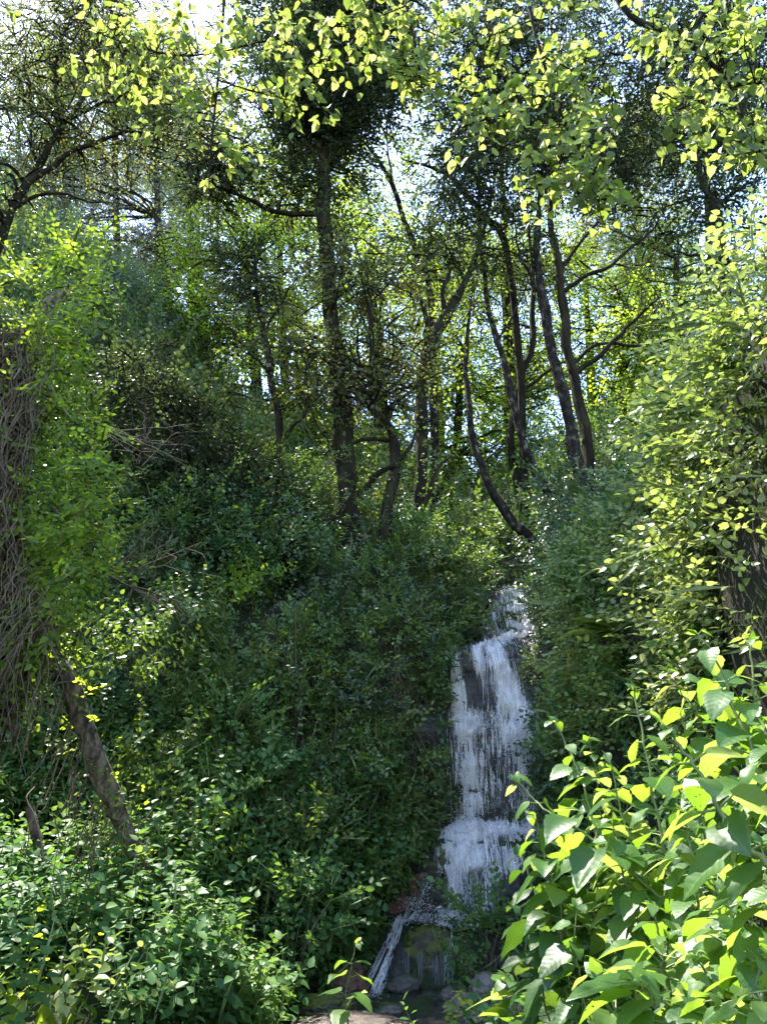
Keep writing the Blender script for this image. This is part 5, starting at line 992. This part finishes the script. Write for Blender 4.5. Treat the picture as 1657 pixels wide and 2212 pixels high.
plants.append(('leafy stem in the very corner at bottom right', [(1620, 2160, 1.50), (1645, 2240, 1.50), (1670, 2340, 1.50), (1700, 2460, 1.50)], .006, 10, LS_net, 0.085))
plants.append(('leafy stem at the bottom edge near the right corner', [(1560, 2170, 1.60), (1585, 2250, 1.60), (1610, 2350, 1.60), (1640, 2470, 1.60)], .006, 10, LS_net, 0.090))
plants.append(('leafy stem at the bottom edge, right of centre of the sunlit mass', [(1460, 2170, 1.70), (1485, 2250, 1.70), (1510, 2350, 1.70), (1540, 2470, 1.70)], .006, 10, LS_net, 0.090))
plants.append(('leafy stem leaning over the lower end of the falls', [(1110, 1960, 3.80), (1135, 2040, 3.80), (1160, 2140, 3.80), (1190, 2260, 3.80)], .006, 10, LS_shade, 0.120))
for k, (lb, ct, rd, nd, ls, sz) in enumerate(plants): broad_plant(lb, ct, rd, nd, ls, sz, k)
broad_plant('bright spreading plant with broad leaves over the boulders at the bottom', [(1095, 2110, 6.0), (1100, 2160, 6.0), (1110, 2230, 6.0)], .01, 6, LS_net, .24, 60, 'spreading_plant', None, sag=.1)
broad_plant('slim young plant with bright drooping leaves in front of the side chute', [(770, 2040, 6.6), (765, 2090, 6.6), (755, 2150, 6.6), (750, 2215, 6.6)], .006, 4, LS_net, .17, 61, 'young_plant', None, sag=.3)
broad_plant('leafy seedling at the stream edge left of the round boulder', [(1000, 2140, 7.0), (990, 2170, 7.0), (985, 2200, 7.0)], .005, 4, LS_sap, .14, 62, 'seedling', None, sag=.2)
# thin dark stick across the chute
V, F = tube(smoothline([P(838, 2050, 9.3), P(815, 2100, 9.0), P(792, 2150, 8.7), P(778, 2190, 8.4)], 20), .012, 6); tag(build('dark_stick', V, F, M['bark'], smooth=True), 'thin dark stick lying along the side chute', 'stick')
# rosettes and ferns on the right bank
def rosette(label, px, py, Yd, s, seed, n=12):
    r = np.random.default_rng(700+seed); h = hit(px, py); p = h+(CAM-h)/np.linalg.norm(h-CAM)*.45; s *= np.linalg.norm(p-CAM)/6.2; root = empty('rosette_plant', p); tag(root, label, 'plant', 'rosette plants on the right bank')
    nr = bvh.find_nearest(Vector(p)); b = np.array(nr[0]); V, F = tube(smoothline([b, (b+p)/2+[0, 0, -.06], p], 10), np.linspace(.014, .009, 10), 6); build('stem', V, F, M['twig'], root, smooth=True)
    for k in range(n):
        th = k*2.4; e = .25+.75*k/n; a = np.array([math.cos(th)*(1-.4*e), math.sin(th)*(1-.4*e), e*.9]); put_leaf(LS_suc[k % 4], p, a, [-a[0]*.6, -a[1]*.6, 1.2], s*r.uniform(.8, 1.1), root)
for k, (a_, b_, c_, s_, lb) in enumerate([(1290, 1460, 5.2, .17, 'green rosette plant left of the dark undercut, lowest of the rosettes'), (1350, 1440, 4.9, .17, 'upright rosette plant just right of the lowest rosette'),
        (1420, 1195, 5.0, .16, 'rosette plant in the shade of the bank, midway down'), (1500, 920, 5.2, .18, 'sunlit rosette plant on the lip of the bank'), (1580, 800, 4.8, .16, 'highest rosette plant on the bank'), (1480, 1150, 4.9, .13, 'small rosette plant beside the midway one')]):
    rosette(lb, a_, b_, c_, s_, k)
def fern(label, px, py, Yd, dirs, L, seed, nf=4):
    r = np.random.default_rng(800+seed); h = hit(px, py); p = h+(CAM-h)/np.linalg.norm(h-CAM)*.4; L *= np.linalg.norm(p-CAM)/5.6; root = empty('fern', p); tag(root, label, 'fern', 'ferns on the right bank')
    for f in range(nf):
        d = norm(np.array(dirs)+r.normal(0, .35, 3)); l = L*r.uniform(.7, 1.1); t = np.linspace(0, 1, 26); c = p+d*l*t[:, None]+np.array([0, 0, -.45*l])*(t**2)[:, None]
        A = Acc(); V, F = tube(c, np.linspace(.003, .001, 26), 4, caps=False); A.add(V, F, .5, 1); sd_ = norm(np.cross(d, [0, 0, 1.])); up = np.cross(sd_, d)
        for i in range(2, 25):
            w = l*.26*math.sin(math.pi*(t[i]**.7)*.93+.15)
            for s in (1, -1):
                ax = norm(sd_*s+d*.3); V = (L4v*np.array([.42, 1, 1])*w) @ frame(ax, up+r.normal(0, .1, 3)).T+c[i]; A.add(V, L4f, r.random(), 0)
        A.build('frond', [M['fern'], M['greenstem']], root)
fern('sunlit fern arching left from the bank above the lowest rosette', 1340, 1370, 4.9, (-1, -.2, .15), .5, 1)
fern('fern hanging in front of the undercut beside the lowest rosette', 1345, 1400, 4.8, (-.5, -.4, -.2), .4, 2)
fern('feathery fern near the top of the sunlit bank', 1500, 840, 5.0, (-.3, -.4, 1), .4, 3, 5)
fern('small fern in the dark undercut', 1510, 1340, 4.3, (.1, -.3, -.8), .3, 4)
# small yellow flower spike
fs = Acc(); s0 = P(1226, 1405, 8); 
for k in range(24): fs.add(oct_v*.007+s0+[rng.normal(0, .012), rng.normal(0, .012), -.22*k/24], oct_f)
m_, ns_, ln_ = mat('orange_flower'); o_ = N(ns_, 'OutputMaterial'); p_ = N(ns_, 'BsdfPrincipled', Roughness=.6); p_.inputs['Base Color'].default_value = (.4, .24, .05, 1); ln_.new(p_.outputs[0], o_.inputs[0])
fl = fs.build('flower_spike', [m_]); tag(fl, 'small orange-yellow flower spike among dark leaves right of the falls', 'flower')

# ------------------------------------------------------------------ leafy boughs hanging across the top, each leaf an object
def bough(label, main, sides, region, nleaf, seed, dY=.5, size=(.044, .064)):
    r = np.random.default_rng(900+seed); c = np.array([list(P(a, b, d))+[w] for a, b, d, w in main]); L = smoothline(c, 40)
    root = empty('leafy_bough', L[0, :3]); tag(root, label, 'branch', None)
    V, F = tube(L[:, :3], L[:, 3], 7, .15); build('branch', V, F, M['bark'], root, smooth=True); sk = [L]
    for s in sides:
        q = np.array([list(P(a, b, d))+[w] for a, b, d, w in s]); k = np.argmin(((L[:, :3]-q[0, :3])**2).sum(1)); q[0, :3] = L[k, :3]
        l = smoothline(q, 8*(len(q)-1)+1); V, F = tube(l[:, :3], np.maximum(l[:, 3], .0015), 5, .1); build('branch', V, F, M['bark'], root, smooth=True); sk.append(l)
    S = np.concatenate(sk)[:, :3]; tw = Acc(); extra = Acc(); made = 0
    q = np.array(region, float); q = np.concatenate([np.repeat(q[i:i+1], int(region[i][3]), 0) for i in range(len(region))])
    while made < nleaf:
        g = q[r.integers(len(q))]; px, py = g[0]+r.normal(0, g[2]*.7), g[1]+r.normal(0, g[2]*.7)
        Yc = S[:, 1].mean(); e = P(px, py, 1.0); dirn = (e-CAM)/np.linalg.norm(e-CAM)
        dd = S-CAM; along = dd @ dirn; perp = np.linalg.norm(dd-along[:, None]*dirn, axis=1); k = int(np.argmin(perp+r.random(len(S))*.06)); dist = along[k]+r.normal(0, .28)
        end = CAM+dirn*dist; st = S[k]; ln = np.linalg.norm(end-st)
        mid = (st+end)/2+r.normal(0, .05, 3)+[0, 0, .04]; t = smoothline([st, mid, end], 7)
        V, F = tube(t, np.linspace(.004, .0013, 7), 4, caps=False); tw.add(V, F)
        tv = norm(t[-1]-t[-2]); m = r.integers(4, 8)
        for w in range(m):
            f = 1-.08*w/.06*r.uniform(.5, 1)*.14; i = 6-(w*.5); i = max(i, 1); p = t[int(i)]*(1-(i-int(i)))+t[min(6, int(i)+1)]*(i-int(i))
            sd_ = norm(np.cross(tv, [0, 0, 1]))*(1 if w % 2 else -1); ax = norm(tv*.5+sd_*r.uniform(.4, 1.)+np.array([0, 0, -.35])+r.normal(0, .3, 3)); nl = np.array([0, -.15, 1.])+r.normal(0, .45, 3)
            s = r.uniform(*size); p = p+ax*.012+r.normal(0, .015, 3)
            if made < 290: put_leaf(LS_bough[r.integers(8)], p, ax, nl, s, root)
            else:
                V = (L6v*np.array([1.2, 1, 1])*s) @ frame(ax, nl).T+p; extra.add(V, L6f, r.random())
            made += 1
    tw.build('twig', [M['bark']], root, True)
    if extra.n:
        o = extra.build('foliage', [M['boughfar']], root); o['kind'] = 'stuff'
    return root
M['boughfar'] = G('bough_leaf_far', [(.05, .085, .022), (.075, .115, .03), (.10, .14, .04)], [(.20, .27, .04), (.33, .40, .07), (.48, .52, .15)], .56, .45, .35)
bough('left leafy bough drooping straight down from the top left edge', [(490, -80, 3.3, .011), (480, 60, 3.2, .009), (470, 180, 3.1, .007), (455, 330, 3.0, .005), (450, 480, 2.95, .002)],
      [[(480, 130, 3.2, .006), (380, 120, 3.2, .005), (260, 90, 3.2, .003), (130, 30, 3.2, .002)], [(475, 170, 3.1, .005), (560, 200, 3.1, .004), (680, 230, 3.1, .002)], [(480, 90, 3.1, .005), (600, 90, 3.1, .003), (720, 150, 3.1, .002)]],
      [(200, 70, 80, 3), (300, 90, 90, 5), (230, 190, 60, 2), (380, 90, 90, 4), (420, 200, 80, 4), (540, 190, 90, 5), (330, 190, 80, 3), (500, 290, 70, 3), (640, 220, 60, 2), (560, 90, 90, 4), (640, 60, 80, 3), (520, 340, 30, 1), (640, 160, 80, 4), (430, 30, 90, 4)], 1000, 1)
bough('middle leafy bough hanging far down in front of the twin trunks', [(1130, -90, 3.1, .013), (1145, 20, 3.0, .011), (1170, 120, 2.95, .009), (1210, 240, 2.85, .007), (1260, 340, 2.8, .005), (1290, 440, 2.75, .003), (1310, 500, 2.75, .0015)],
      [[(1150, 40, 3, .005), (1080, 70, 3, .004), (1000, 100, 3, .002)], [(1200, 220, 2.9, .004), (1120, 240, 2.9, .003), (1040, 260, 2.9, .0015)], [(1180, 130, 2.95, .004), (1270, 170, 2.95, .003), (1330, 220, 2.9, .002)], [(1250, 330, 2.8, .003), (1180, 370, 2.8, .002), (1140, 450, 2.8, .001)]],
      [(1130, 80, 80, 4), (1210, 180, 80, 5), (1240, 80, 80, 4), (1090, 220, 60, 3), (1180, 290, 60, 4), (1270, 270, 60, 4), (1040, 250, 50, 2), (1230, 370, 50, 3), (1170, 430, 40, 2), (1300, 430, 45, 3), (1280, 350, 50, 2), (1010, 330, 30, 1)], 880, 2)
bough('leafy bough with a thick crooked stem crossing the top right corner', [(1300, -60, 2.9, .019), (1370, 40, 2.85, .017), (1480, 75, 2.8, .015), (1530, 130, 2.75, .012), (1580, 190, 2.7, .009), (1620, 290, 2.65, .006), (1690, 390, 2.6, .003)],
      [[(1480, 75, 2.8, .009), (1520, 30, 2.8, .008), (1570, -40, 2.8, .005)], [(1510, 110, 2.8, .005), (1480, 200, 2.8, .004), (1460, 300, 2.75, .002)], [(1580, 190, 2.7, .005), (1640, 180, 2.7, .004), (1720, 210, 2.7, .002)]],
      [(1420, 60, 60, 2), (1540, 70, 80, 3), (1610, 60, 70, 3), (1640, 200, 70, 4), (1480, 190, 60, 3), (1560, 250, 60, 3), (1500, 300, 45, 2), (1630, 310, 50, 3), (1470, 110, 50, 2), (1570, 330, 30, 1)], 700, 3)
bough('central leafy bough spreading along the top edge', [(860, -90, 3.3, .01), (880, 20, 3.2, .008), (900, 110, 3.1, .006), (910, 200, 3.1, .003), (905, 260, 3.1, .0015)],
      [[(875, 10, 3.2, .005), (780, 50, 3.2, .004), (700, 60, 3.2, .002)], [(890, 60, 3.2, .005), (980, 90, 3.2, .003), (1060, 110, 3.1, .002)]],
      [(760, 50, 80, 4), (850, 60, 80, 4), (940, 80, 80, 5), (890, 160, 70, 3), (1000, 50, 80, 4), (1010, 150, 60, 3), (800, 130, 60, 2), (940, 210, 40, 1)], 800, 4)
tw_ = bough('thin leafy twig with three leaves left of the dark crown at the top left corner', [(-60, -60, 3.2, .004), (20, 20, 3.2, .003), (60, 60, 3.2, .0015)], [], [(20, 30, 20, 1)], 6, 6)


for o in bpy.data.objects:
    if o.type == 'MESH' and o.parent is not None and o.name.split('.')[0] in ('petiole', 'leaf_tuft', 'creeper', 'dry_stem', 'hanging_root', 'thatch', 'foam', 'drip', 'splash_apron', 'ivy', 'vine', 'inner_foliage'):
        o['kind'] = 'stuff'
    if o.type == 'MESH' and o.parent is not None and o.parent.get('category') in ('tree', 'shrub', 'branch') and (o.name.split('.')[0] in ('twig',) or (o.name.split('.')[0] == 'branch' and o.parent['category'] == 'tree') or (o.name.split('.')[0] == 'stem' and o.parent['category'] == 'shrub')):
        o['kind'] = 'stuff'
